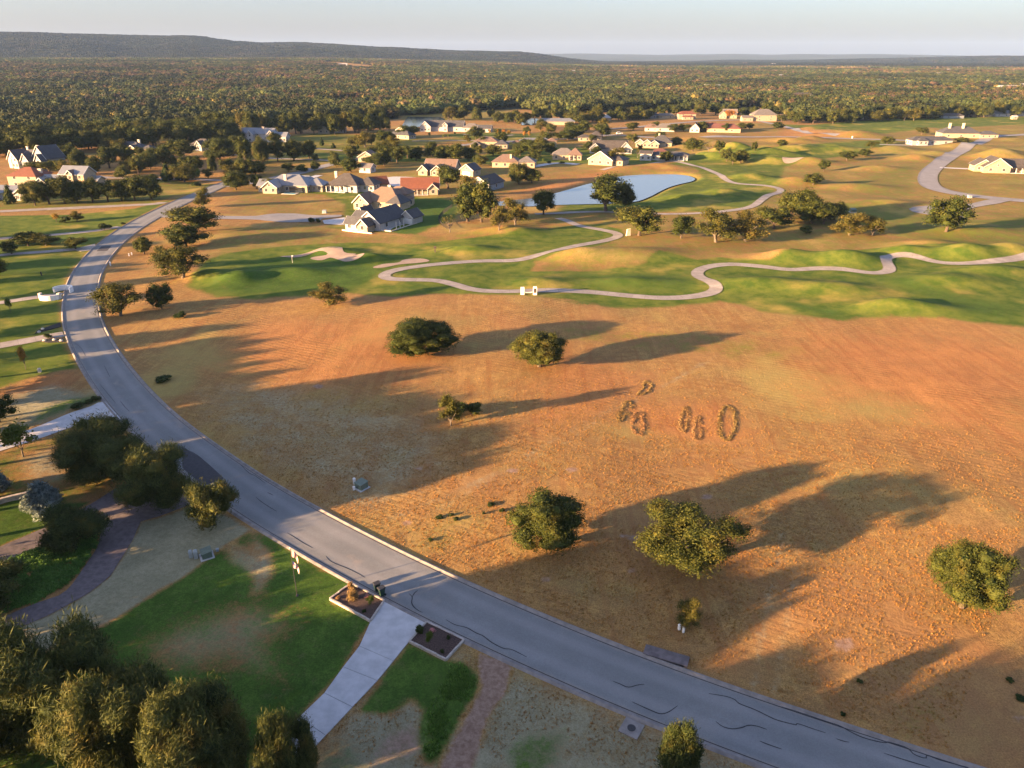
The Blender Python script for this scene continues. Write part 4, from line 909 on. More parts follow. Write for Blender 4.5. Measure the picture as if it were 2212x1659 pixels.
belt([(960,262),(1010,258),(1070,262),(1120,270),(1180,262),(1300,262),(1400,258)], 30, 26, 26, 'tree among the houses along the far water', 'trees along the far water', 4)
belt([(1220,268),(1330,262),(1440,252),(1560,248),(1700,256),(1800,264),(1850,264)], 34, 26, 24, 'tree in the belt behind the far right houses', 'belt behind the far right houses', 4)
belt([(1690,264),(1760,266),(1840,262),(1960,258),(2080,254),(2200,250)], 34, 26, 22, 'tree in the belt beyond the far fairway', 'belt beyond the far fairway', 3)
belt([(700,262),(780,258),(860,252)], 12, 28, 26, 'dark tree by the left bank of the far water', 'left bank of the far water', 3)
# ---------------------------------------------------------------- the far woods (one mass)
def forest_meshes():
    out = []
    for s in range(5):
        lb = lobes_round(90+s, 6, .52, .34, .33, (.18,.27))
        out.append(leaf_mesh('far_crown', 90+s, lb, 90, 3, .052, MAT['forest_leaf'], .5, core=.95))
    return out
def clump_meshes():
    out = []
    for s in range(3):
        q = random.Random(300+s); V, F = [], []
        for t in range(26):
            bm = bmesh.new(); bmesh.ops.create_icosphere(bm, subdivisions=1, radius=1); x, y = q.uniform(-22, 22), q.uniform(-22, 22); r = q.uniform(2.6, 4.6); h = q.uniform(4, 8)
            o = len(V)
            for v in bm.verts: V.append((x+v.co.x*r*q.uniform(.8, 1.2), y+v.co.y*r*q.uniform(.8, 1.2), h*.55+v.co.z*h*.5))
            F += [tuple(v.index+o for v in f.verts) for f in bm.faces]; bm.free()
        out.append(mesh_np('far_clump', V, F, MAT['forest_leaf']))
    return out
def scatter(name, P, scale, tint, meshes, label, cat):
    """points carrying scale, spin and leaf tint; geometry nodes stand a tree on each"""
    me = bpy.data.meshes.new(name); n = len(P); me.vertices.add(n); me.vertices.foreach_set('co', P.astype(np.float32).ravel())
    rng = np.random.default_rng(n)
    a = me.attributes.new('scl', 'FLOAT_VECTOR', 'POINT'); a.data.foreach_set('vector', scale.astype(np.float32).ravel())
    a = me.attributes.new('tint', 'FLOAT_COLOR', 'POINT'); a.data.foreach_set('color', np.c_[tint, np.ones(n)].astype(np.float32).ravel())
    a = me.attributes.new('spin', 'FLOAT', 'POINT'); a.data.foreach_set('value', rng.uniform(0, 6.28, n).astype(np.float32))
    a = me.attributes.new('pick', 'INT', 'POINT'); a.data.foreach_set('value', rng.integers(0, len(meshes), n).astype(np.int32))
    o = mobj(name, me); stuff(o, label, cat)
    ng = bpy.data.node_groups.new(name, 'GeometryNodeTree'); ng.interface.new_socket('Geometry', in_out='INPUT', socket_type='NodeSocketGeometry'); ng.interface.new_socket('Geometry', in_out='OUTPUT', socket_type='NodeSocketGeometry')
    nd = ng.nodes; gi = nd.new('NodeGroupInput'); go = nd.new('NodeGroupOutput'); jn = nd.new('GeometryNodeJoinGeometry')
    def attr(nm, t):
        x = nd.new('GeometryNodeInputNamedAttribute'); x.data_type = t; x.inputs[0].default_value = nm; return x.outputs[0]
    scl = attr('scl', 'FLOAT_VECTOR'); spin = attr('spin', 'FLOAT'); pick = attr('pick', 'INT')
    cx = nd.new('ShaderNodeCombineXYZ'); ng.links.new(spin, cx.inputs[2]); er = nd.new('FunctionNodeEulerToRotation'); ng.links.new(cx.outputs[0], er.inputs[0])
    for i, m in enumerate(meshes):
        src = bpy.data.objects.new(m.name, m)                # kept out of the scene; only its mesh is used
        oi = nd.new('GeometryNodeObjectInfo'); oi.inputs['Object'].default_value = src; oi.inputs['As Instance'].default_value = True
        ip = nd.new('GeometryNodeInstanceOnPoints'); cmp = nd.new('FunctionNodeCompare'); cmp.data_type = 'INT'; cmp.operation = 'EQUAL'
        ii = [s for s in cmp.inputs if s.type == 'INT']; ng.links.new(pick, ii[0]); ii[1].default_value = i
        ng.links.new(gi.outputs[0], ip.inputs['Points']); ng.links.new(cmp.outputs[0], ip.inputs['Selection']); ng.links.new(oi.outputs['Geometry'], ip.inputs['Instance'])
        ng.links.new(er.outputs[0], ip.inputs['Rotation']); ng.links.new(scl, ip.inputs['Scale']); ng.links.new(ip.outputs[0], jn.inputs[0])
    ng.links.new(jn.outputs[0], go.inputs[0])
    md = o.modifiers.new('scatter', 'NODES'); md.node_group = ng
    return o
def polar_points(r0, r1, spacing, seed, a0=-39, a1=39):
    rng = np.random.default_rng(seed); area = .5*rad(a1-a0)*(r1*r1-r0*r0); n = int(area/spacing**2)
    r = np.sqrt(rng.uniform(r0*r0, r1*r1, n)); a = rng.uniform(rad(a0), rad(a1), n)
    return r*np.sin(a), r*np.cos(a), rng
PAL = np.array([(.040,.056,.014),(.062,.072,.018),(.030,.044,.014),(.090,.082,.022),(.105,.076,.032),(.112,.070,.040),(.085,.060,.034),(.055,.060,.024),(.14,.11,.026)])*np.array([.82,.86,.95])
def tints(x, y, rng, n):
    f = vnoise(x/130, y/130, 31)*.6+vnoise(x/420, y/420, 32)*.4; r = np.hypot(x, y)
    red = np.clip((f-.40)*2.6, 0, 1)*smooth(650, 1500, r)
    p_green = np.array([.30,.26,.28,.06,.02,0,.02,.06,.0]); p_red = np.array([.08,.08,.10,.14,.18,.18,.14,.07,.03])
    out = np.zeros((n, 3)); u = np.clip(.62*(vnoise(x/24, y/24, 33)*1.5-.25)+.38*rng.random(n), 0, .999); cg = np.cumsum(p_green/p_green.sum()); cr = np.cumsum(p_red/p_red.sum())
    useR = rng.random(n) < red; idx = np.where(useR, np.searchsorted(cr, u), np.searchsorted(cg, u)); idx = np.minimum(idx, len(PAL)-1)
    patch = .40+1.15*vnoise(x/34, y/34, 35)*(.5+1.0*vnoise(x/160, y/160, 36))
    idx = np.where(rng.random(n) < .012, len(PAL)-1, idx); patch = np.where(idx == len(PAL)-1, 1.5, patch)
    return PAL[idx]*(rng.uniform(.92, 1.1, n)*patch)[:, None]
def not_blocked(x, y):
    k = np.ones(len(x), bool)
    for P in WATERS: k &= ~(sdist(x, y, P, 10) > -4)
    return k
x, y, rng = polar_points(380, 1500, 6.6, 1); k = (wood_mask(x, y) > .5) & not_blocked(x, y) & ((vnoise(x/55, y/55, 43) > .14) | (np.hypot(x, y) < 760)); x, y = x[k], y[k]; n = len(x)
g_ = .7+.75*vnoise(x/38, y/38, 41); w = rng.uniform(7, 13.5, n)*g_; hh = rng.uniform(5.0, 10.5, n)*(.75+.5*g_*.8)*np.where(np.hypot(x, y) < 1000, 1.1, .9)
scatter('near_woods', np.c_[x, y, hfun(x, y)-.3], np.c_[w, w, hh], tints(x, y, rng, n), forest_meshes(), 'mixed green and rust woodland stretching beyond the houses', 'woods')
x, y, rng = polar_points(1500, 3000, 9.5, 2); k = (wood_mask(x, y) > .5); x, y = x[k], y[k]; n = len(x)
g_ = .7+.8*vnoise(x/70, y/70, 42); w = rng.uniform(9, 18, n)*g_; hh = rng.uniform(4.5, 9.0, n)*(.7+.45*g_)
scatter('middle_woods', np.c_[x, y, hfun(x, y)-.3], np.c_[w, w, hh], tints(x, y, rng, n), forest_meshes(), 'rust brown and olive woodland on the plain below the hills', 'woods')
x, y, rng = polar_points(3000, 7500, 33, 3); k = (wood_mask(x, y) > .5); x, y = x[k], y[k]; n = len(x)
w = rng.uniform(.8, 1.3, n); sz = 1+.6*smooth(4000, 7000, np.hypot(x, y))
scatter('far_woods', np.c_[x, y, hfun(x, y)-.3], np.c_[w*sz, w*sz, w*.95], tints(x, y, rng, n)*(1-.80*smooth(3300, 4000, np.hypot(x, y)))[:, None]*(1+np.array([-.3,-.05,.35])*smooth(3400, 4300, np.hypot(x, y))[:, None]), clump_meshes(), 'distant dull woodland at the foot of the hills', 'woods')  # dark cedar ridges, with shade and bluish haze also put into the tint
# air
def haze():
    mb = MB(); mb.box(-16400, -390, -3.5, 16400, 16300, 340)
    m = bpy.data.materials.new('haze'); m.use_nodes = True; nt = m.node_tree; nt.nodes.remove(nt.nodes['Principled BSDF'])
    v = nt.nodes.new('ShaderNodeVolumePrincipled'); v.inputs['Density'].default_value = HAZE_D; v.inputs['Color'].default_value = (.36,.58,1,1); v.inputs['Anisotropy'].default_value = .0
    nt.links.new(v.outputs[0], nt.nodes['Material Output'].inputs['Volume'])
    o = mb.build('haze', m); stuff(o)
OUT_TREES = []
_or = random.Random(3)
for yy in np.arange(34, 118, 5.2): OUT_TREES.append((-(.7*(.913*yy+21.2))-6-_or.uniform(0, 3), yy, _or.uniform(7.5, 9.5), _or.uniform(4.6, 5.8) if yy < 62 else (_or.uniform(8, 9.6) if 64 < yy < 96 else _or.uniform(5.8, 7.4))))
for yy in np.arange(124, 240, 13): OUT_TREES.append((-(.7*(.913*yy+21.2))-8-_or.uniform(0, 6), yy, _or.uniform(7, 9), _or.uniform(5.0, 7.0)))
for xx in np.arange(-46, 16, 5.4): OUT_TREES.append((xx, 25-_or.uniform(0, 5), _or.uniform(8, 10), _or.uniform(7.4, 9.4)))
for xx, yy, hh_ in ((-66,8,12),(-46,2,13),(-30,6,13.5),(-8,2,13),(4,-4,12),(14,6,12.5),(27,-2,12),(38,8,12)): OUT_TREES.append((xx, yy, 12, hh_))
HAZE_D = 3.6e-5
haze()
# ---------------------------------------------------------------- houses
def wall_mesh(x, y, w, d, h, roof, ridge, rise):
    mb = MB(); x0, x1, y0, y1 = x-w/2, x+w/2, y-d/2, y+d/2; zb = -.6
    if roof == 'gable' and ridge == 'y':
        vs = [(x0,y0,zb),(x1,y0,zb),(x1,y0,h),(x,y0,h+rise),(x0,y0,h),(x0,y1,zb),(x1,y1,zb),(x1,y1,h),(x,y1,h+rise),(x0,y1,h)]
    elif roof == 'gable':
        vs = [(x0,y1,zb),(x0,y0,zb),(x0,y0,h),(x0,y,h+rise),(x0,y1,h),(x1,y1,zb),(x1,y0,zb),(x1,y0,h),(x1,y,h+rise),(x1,y1,h)]
    else:
        mb.box(x0, y0, zb, x1, y1, h); return mb
    mb.add(vs, [(0,1,2,3,4),(9,8,7,6,5),(1,6,7,2),(5,0,4,9),(2,7,8,3),(3,8,9,4),(0,5,6,1)]); return mb
def roof_mesh(x, y, w, d, h, roof, ridge, rise, ov=.55, th=.22):
    mb = MB(); x0, x1, y0, y1 = x-w/2-ov, x+w/2+ov, y-d/2-ov, y+d/2+ov
    if roof == 'flat':
        mb.box(x0+.3, y0+.3, h+.01, x1-.3, y1-.3, h+.35); return mb
    if roof == 'gable':
        if ridge == 'y': k = rise/(w/2); e = h-ov*k+.03; A = [(x0,y0,e),(x,y0,h+rise+.03),(x1,y0,e)]; B_ = [(a, y1, c) for a, _, c in A]
        else: k = rise/(d/2); e = h-ov*k+.03; A = [(x0,y1,e),(x0,y,h+rise+.03),(x0,y0,e)]; B_ = [(x1, b, c) for _, b, c in A]
        up = [(a, b, c+th) for a, b, c in A]; ub = [(a, b, c+th) for a, b, c in B_]
        vs = A+up+B_+ub
        mb.add(vs, [(3,4,10,9)[::-1],(4,5,11,10)[::-1],(0,1,7,6),(1,2,8,7),(0,3,4,1)[::-1],(1,4,5,2)[::-1],(6,7,10,9)[::-1],(7,8,11,10)[::-1],(0,6,9,3)[::-1],(2,5,11,8)[::-1]]); return mb
    k = rise/(min(w, d)/2); e = h-ov*k*.4; s = min(w, d)/2+ov
    if w >= d: r0, r1 = (x0+s, y, h+rise), (x1-s, y, h+rise)
    else: r0, r1 = (x, y0+s, h+rise), (x, y1-s, h+rise)
    if abs(w-d) < .01: r1 = (r0[0]+.02, r0[1], r0[2])
    b = [(x0,y0),(x1,y0),(x1,y1),(x0,y1)]; vs = [(p[0],p[1],e) for p in b]+[(p[0],p[1],e+th) for p in b]+[r0, r1]
    top = [(4,5,9,8),(5,6,9),(6,7,8,9),(7,4,8)] if w >= d else [(4,5,8),(5,6,9,8),(6,7,9),(7,4,8,9)]
    mb.add(vs, top+[(0,3,2,1),(0,1,5,4),(1,2,6,5),(2,3,7,6),(3,0,4,7)]); return mb
_wm = {}
def window(parent, x, y, z, w, h, face, wall):
    """framed window standing 4 cm proud of a wall; face 0 -y, 1 +x, 2 +y, 3 -x"""
    key = (round(w, 1), round(h, 1))
    if key not in _wm:
        a = MB(); t = .10
        a.box(-w/2-t, -.06, -t, w/2+t, .05, 0).box(-w/2-t, -.06, h, w/2+t, .05, h+t).box(-w/2-t, -.06, 0, -w/2, .05, h).box(w/2, -.06, 0, w/2+t, .05, h).box(-.03, -.05, 0, .03, .04, h)
        g = MB().box(-w/2, -.025, 0, w/2, .03, h)
        _wm[key] = (a.mesh('window', MAT['trim']), g.mesh('pane', MAT['glass']))
    f, g = _wm[key]; rz = [0, rad(90), rad(180), rad(-90)][face]
    o = mobj('window', f, parent, (x, y, z), rz); mobj('pane', g, o)
def side_windows(root, x, y, w, d, h, face, n, wall, ww=1.3, wh=1.5, z=.9):
    L = w if face in (0, 2) else d
    for i in range(n):
        t = (i+.5)/n*L-L/2
        if face == 0: window(root, x+t, y-d/2-.01, z, ww, wh, 0, wall)
        if face == 1: window(root, x+w/2+.01, y+t, z, ww, wh, 1, wall)
        if face == 2: window(root, x+t, y+d/2+.01, z, ww, wh, 2, wall)
        if face == 3: window(root, x-w/2-.01, y+t, z, ww, wh, 3, wall)
def house(label, u, v, rot, wall, roof, blocks, chim=(), porch=None, garage=None, nwin=2, sc=1.0, name='house', cat='house', at=None, rake=True):
    p = G(u, v) if at is None else at
    sc *= .9 if v > 275 else .8
    r = thing(name, label, cat, (p[0], p[1], p[2]+.05), rad(rot), None, (sc, sc, sc))
    for bi, b in enumerate(blocks):
        x, y, w, d, h, rt, rg, rise = b[:8]; wm = MAT[b[8]] if len(b) > 8 and b[8] else MAT[wall]; rm = MAT[b[9]] if len(b) > 9 else MAT[roof]
        wa = wall_mesh(x, y, w, d, h, rt, rg, rise).build('wall', wm, r)
        ro = roof_mesh(x, y, w, d, h, rt, rg, rise).build('roof', rm, r)
        if rt == 'gable' and rake:                              # bargeboards along the gable edges
            t = MB(); ov = .6; hl = (w if rg == 'y' else d)/2; k = rise/hl; th = math.atan(k)
            for sy in (-1, 1):
                for sx in (-1, 1):
                    a = (0, h+rise+.1); c = (sx*(hl+.55), h-.55*k+.1)
                    q = (d if rg == 'y' else w)/2+.55
                    pts = [(a[0], a[1]-.2), (c[0], c[1]-.2), (c[0], c[1]+.16), (a[0], a[1]+.16)]
                    vs = []
                    for off in (q+.0, q+.06):
                        for s_, z_ in pts: vs.append((x+s_, y+sy*off, z_) if rg == 'y' else (x+sy*off, y+s_, z_))
                    t.add(vs, [(0,1,2,3),(7,6,5,4),(0,4,5,1),(1,5,6,2),(2,6,7,3),(3,7,4,0)])
            t.build('bargeboard', MAT['trim'], ro)
        if nwin:
            side_windows(r, x, y, w, d, h, 0, max(1, min(nwin, int(w/2.6))), wall, z=.9 if h < 5 else .9)
            if bi == 0 or w > 6: side_windows(r, x, y, w, d, h, 1 if u < 1106 else 3, max(1, min(nwin, int(d/3))), wall)
            if h > 5: side_windows(r, x, y, w, d, h, 0, max(1, min(nwin, int(w/3))), wall, z=3.9)
            if rt == 'gable' and rg == 'y' and rise > 2.4: window(r, x, y-d/2-.01, h+.3, .9, 1.1, 0, wall)
    for (x, y, w, h) in chim:
        c = MB().box(x-w/2, y-w*.35, 0, x+w/2, y+w*.35, h).box(x-w/2-.12, y-w*.35-.12, h, x+w/2+.12, y+w*.35+.12, h+.25); c.build('chimney', MAT['chimney_stone'], r)
    if porch:
        x, y, w, d, h, n = porch
        MB().box(x-w/2, y-d/2, h, x+w/2, y+d/2, h+.2).build('porch_roof', MAT[roof], r)
        for i in range(n):
            t = x-w/2+.2+(w-.4)*i/max(1, n-1); MB().box(t-.14, y-d/2+.1, -.1, t+.14, y-d/2+.38, h).build('porch_column', MAT['trim'], r)
        MB().box(x-w/2, y-d/2, -.1, x+w/2, y+d/2, .12).build('porch_floor', MAT['concrete'], r)
        MB().box(x-1.2, y+d/2-.06, .1, x+1.2, y+d/2-.02, 2.3).build('door', MAT['door_dark'], r)
    if garage:
        x, y, face = garage; g = MB().box(-2.4, -.08, 0, 2.4, .04, 2.2); g.build('garage_door', MAT['trim'], r, loc=(x, y, 0), rz=[0, rad(90), rad(180), rad(-90)][face])
    return r
gx, gy = 'x', 'y'; GA, HI, FL = 'gable', 'hip', 'flat'
# white house with slate roofs, nearest the golf green
h1 = house('white gabled house with slate blue roof nearest the golf green', 814, 492, -27, 'white_wall', 'roof_slate',
  [(0,4,9.5,17,3,GA,gy,3.6),(-6.2,1,6,9,2.8,GA,gx,2.6),(-4.2,-6.2,7.5,4.2,2.7,GA,gx,1.9),(.4,-6.5,4.4,5.2,2.7,GA,gy,2.0,'cream_wall'),(6.6,13.5,5.5,6.5,2.8,GA,gy,2.2),(-9,5.5,5,6,2.8,GA,gy,3.4,None,'roof_charcoal')], nwin=2, garage=(6.6,10.2,0))
MB().box(4.9, -4, -.1, 9.2, 9.5, .1).build('patio', MAT['concrete'], h1); MB().box(5, -4, -.3, 9.4, -3.8, .5).box(9.2, -4, -.3, 9.4, 13, .5).box(-8.5, -9.7, -.3, 5, -9.5, .4).build('garden_wall', MAT['limestone'], h1)
for k in range(3): MB().box(8.0, 1+2.4*k, 0, 8.2, 1.2+2.4*k, 2.7).build('porch_column', MAT['trim'], h1)
house('large brown roofed house directly behind the white slate-roofed one', 830, 449, -20, 'tan_wall', 'roof_brown', [(0,3,18,13,3.2,HI,gx,5),(-7,-3,7,8,3,GA,gy,3.2),(7,0,6,9,3,HI,gy,3,None,'roof_slate'),(3,9,10,7,5.2,HI,gx,2.6)], chim=[(1,4,1.2,8.6)], nwin=3)
house('dark hipped house with white porch columns and tall white chimney', 744, 413, -14, 'white_wall', 'roof_charcoal', [(0,4,15,12,3.2,HI,gx,4.6),(10,6,9,9,3,HI,gx,3.2)], chim=[(-5.5,4,1.2,8.2)], porch=(-2.5,-3.2,9.5,2.6,2.9,5), nwin=3)
h3 = house('sprawling grey metal roofed house with a blue pool', 622, 415, -10, 'cream_wall', 'roof_metal', [(0,5,20,11,3.2,HI,gx,4.2),(-6,-2,7,8,3,GA,gy,2.6),(12,7,8,8,3,HI,gx,3),(-11,2,6,7,3,GA,gx,2.2),(3,12,12,6,3,HI,gx,3)], chim=[(-1.5,2,1.2,7.6)], nwin=3)
MB().box(-.5, -6, 0, 6.5, -2.2, .12).build('pool_surround', MAT['limestone'], h3); MB().box(.2, -5.4, .12, 5.8, -2.8, .15).build('pool', MAT['pool_tile'], h3); MB().box(1.5, -1.2, 0, 8, -.4, 2.4).build('patio_doors', MAT['glass'], h3)
house('long low house with rust red tiled roof and dark patio', 908, 419, 4, 'cream_wall', 'roof_tile', [(0,3,17,9,3,GA,gx,3.8),(6,-2.2,4.4,4,3,GA,gy,2.0)], porch=(-1.2,-3,10,3,2.6,5), nwin=2)
house('small building with bright orange tiled gable roof', 820, 409, 25, 'cream_wall', 'roof_tile', [(0,2,8,7,2.8,GA,gx,2.8)], nwin=1, name='outbuilding', cat='outbuilding')
house('cream house with broad rosy gable roof and two front gables', 940, 378, -12, 'cream_wall', 'roof_rose', [(2,7,17,12,3.2,GA,gx,4.2),(-5.5,-1,5,7,3,GA,gy,2.4,None,'roof_slate'),(2.5,-1,6,7,3,GA,gy,2.4,None,'roof_slate')], porch=(-1.5,-2.5,6,2,2.8,3), nwin=2)
house('cream detached garage beside the rosy roofed house', 1010, 380, -28, 'cream_wall', 'roof_slate', [(0,3,8,8,3.2,GA,gy,2.8)], nwin=1, garage=(0,-1.1,0), name='garage', cat='garage')
house('dark roofed house half hidden by the yellow-green trees', 1042, 409, -30, 'grey_wall', 'roof_charcoal', [(0,4,11,14,3,GA,gy,3)], nwin=1)
house('small rosy gabled house behind the round tree', 792, 350, -8, 'cream_wall', 'roof_rose', [(0,4,10,9,3,GA,gy,3),(8,6,10,8,3,HI,gx,2.8,None,'roof_grey')], nwin=2)
house('small white shed with grey roof by the round tree', 790, 373, -20, 'white_wall', 'roof_grey', [(0,2,7,6,2.8,GA,gx,1.8)], nwin=1, name='shed', cat='shed')
house('hip roofed tan house with chimney behind the black tree', 1106, 362, -8, 'tan_wall', 'roof_grey', [(-4,5,15,11,3,HI,gx,3.8,None,'roof_rose'),(8,5,10,10,3,HI,gx,3)], chim=[(-1,2,1,6.8)], nwin=3)
house('low cream house with purplish hip roof left of the long blue-roofed one', 1058, 321, -6, 'cream_wall', 'roof_grey', [(-3,6,16,10,4.6,HI,gx,2.8,None,'roof_rose'),(8,3,9,9,3,HI,gx,2.8,None,'roof_slate'),(-10,0,7,6,2.8,HI,gx,2)], nwin=3)
house('long cream house with blue grey roof and pale end tower', 1156, 317, 2, 'cream_wall', 'roof_slate', [(0,5,24,9,3,HI,gx,2.6,None,'roof_metal'),(12,1,6,7,4,HI,gx,2,None,'roof_rose'),(-13,2,6,6,2.8,HI,gx,1.8,None,'roof_rose')], nwin=3)
house('yellow lit small house beside dark purple roof', 1262, 305, -4, 'cream_wall', 'roof_charcoal', [(0,2,9,7,2.8,HI,gx,2),(9,6,9,9,3.4,HI,gx,3.6)], nwin=2)
house('tan hip roofed house with arched porch left of the orange roof', 1228, 345, -6, 'tan_wall', 'roof_grey', [(-3,4,14,10,3,HI,gx,3.6),(4,1,8,8,3.2,HI,gx,4,None,'roof_rose')], nwin=3, porch=(2,-3.6,3,1.2,3,2))
house('house with orange left slope and dark right slope by the green lawn', 1296, 357, -28, 'tan_wall', 'roof_charcoal', [(0,6,15,12,3.2,GA,gy,4.6,None,'roof_brown'),(8,8,10,11,3,HI,gx,2.6)], nwin=3)
house('white barn-like house with long dark gable roof', 1318, 332, -6, 'white_wall', 'roof_charcoal', [(0,6,22,10,3.2,GA,gx,4.4),(10,3,8,8,3.2,GA,gy,4.2),(-10,3,7,7,3.2,GA,gy,3)], nwin=3)
house('pale villa with several small front gables and blue slate roof', 1416, 319, -10, 'cream_wall', 'roof_slate', [(4,6,14,11,3.4,HI,gx,4.6),(-6,1,6,7,3.2,GA,gy,2.2),(-11,3,6,7,3.2,GA,gy,2.2),(-1,-1,6,6,3,GA,gy,2)], chim=[(2,7,1,8.6)], nwin=2)
h13 = house('white modern house with black flat-pitched roofs above the pond', 1424, 346, -16, 'white_wall', 'roof_slate', [(-8,-1,7,7,4.2,GA,gx,1.2,None,'roof_charcoal'),(-1,2,9,8,3,HI,gx,2),(9,6,16,8,3,HI,gx,1.8),(0,8,9,8,4.6,HI,gx,1.6,None,'roof_red')], nwin=2, porch=(9,.8,12,2.4,2.6,5))
# upper left
house('large grey blue timbered mansion with steep white-edged gables', 84, 366, -24, 'grey_wall', 'roof_slate', [(2,6,12,11,6.2,GA,gy,6.2),(-8,6,12,9,5.5,GA,gx,4),(-5,0,6,7,5,GA,gy,3.6),(-17,2,8,9,5.2,GA,gy,4.6,'white_wall'),(5.5,-1,5,4,5.6,GA,gy,3),(6,-4,6,4,2.8,GA,gy,1.8)], chim=[(-5,6,1.4,12),(-14,6,1.2,11),(-19,-2,2.2,5)], nwin=3)
house('cream villa with orange red hipped tile roof', 58, 404, -6, 'cream_wall', 'roof_tile', [(0,4,15,12,5.4,HI,gx,3.6)], chim=[(6,4,1.6,8)], nwin=2)
house('low house with pale blue metal roof between villa and tall gable', 108, 405, -8, 'grey_wall', 'roof_metal', [(0,4,13,8,3,GA,gx,2.4),(-2,-.5,5,5,2.8,GA,gy,2)], nwin=2)
house('tall house with metal gable roof and a lit dormer', 158, 404, -10, 'tan_wall', 'roof_metal', [(0,5,13,9,6,GA,gx,3.2),(0,.8,3,3,6.4,GA,gy,1.4,'cream_wall','roof_rose'),(9,6,5,6,3,GA,gx,1.6)], nwin=3)
house('low pale metal roofed house at the left edge', 14, 432, -8, 'white_wall', 'roof_metal', [(0,5,16,9,3,GA,gx,2.4),(9,2,7,7,3,GA,gy,2.2),(-7,-3,6,6,3,GA,gx,2)], nwin=2)
house('dark hip roofed house with white chimney among the left trees', 272, 331, -16, 'tan_wall', 'roof_slate', [(0,5,22,11,3.2,HI,gx,3.8),(8,0,7,6,3,GA,gy,2.4),(16,4,8,8,3,HI,gx,2.4)], chim=[(7,6,1.4,8)], nwin=2)
house('white arched small house with dark roof among the left trees', 432, 325, -18, 'white_wall', 'roof_charcoal', [(0,5,15,10,3.6,HI,gx,3.6),(2,-1,5,5,3.6,GA,gy,2.8)], nwin=2)
house('long white farmhouse with blue metal gables behind the tall trees', 556, 306, -10, 'white_wall', 'roof_metal', [(0,6,24,9,5.6,GA,gx,3.6),(-4,0,5,6,5.4,GA,gy,2.6),(12,2,6,7,5,GA,gy,3),(19,4,8,7,4,GA,gx,2.6)], chim=[(-14,6,1.6,9),(3,6,1.6,10)], nwin=3)
house('L-shaped house with blue slate roof beside the big dark tree', 862, 300, -30, 'cream_wall', 'roof_slate', [(0,4,20,9,3,HI,gx,3),(-4,12,9,9,5.6,GA,gy,2.4)], nwin=3)
house('long white house with slate roof and dormers on the water', 958, 284, -8, 'white_wall', 'roof_slate', [(0,6,34,11,4,GA,gx,4.4),(-15,2,9,11,4,GA,gy,4.2),(2,-.5,4,4,5.6,GA,gy,1.8),(24,4,14,9,3.4,HI,gx,3.2,None,'roof_grey'),(36,2,11,8,3,GA,gx,2.4)], nwin=3)
# right
house('low white house with dark hip roof on the far fairway', 2012, 313, 2, 'white_wall', 'roof_slate', [(0,4,30,9,3.2,HI,gx,2.4),(-8,0,7,6,3.2,HI,gx,2)], nwin=3)
house('house with two tall white chimneys and dark hip roof', 2074, 298, -8, 'cream_wall', 'roof_slate', [(0,6,28,14,3.6,HI,gx,4.6),(20,2,13,9,3,HI,gx,2.4)], chim=[(-8,4,1.6,10.5),(2,4,1.6,10.5)], nwin=3)
house('tan gabled house with black roof and porch at the right', 2150, 373, -12, 'tan_wall', 'roof_charcoal', [(0,5,13,13,3.2,GA,gy,4.4),(-5,8,9,9,3.2,GA,gy,3),(10,7,12,10,3.2,GA,gx,3.4)], porch=(11,.2,9,3,2.6,4), nwin=2)
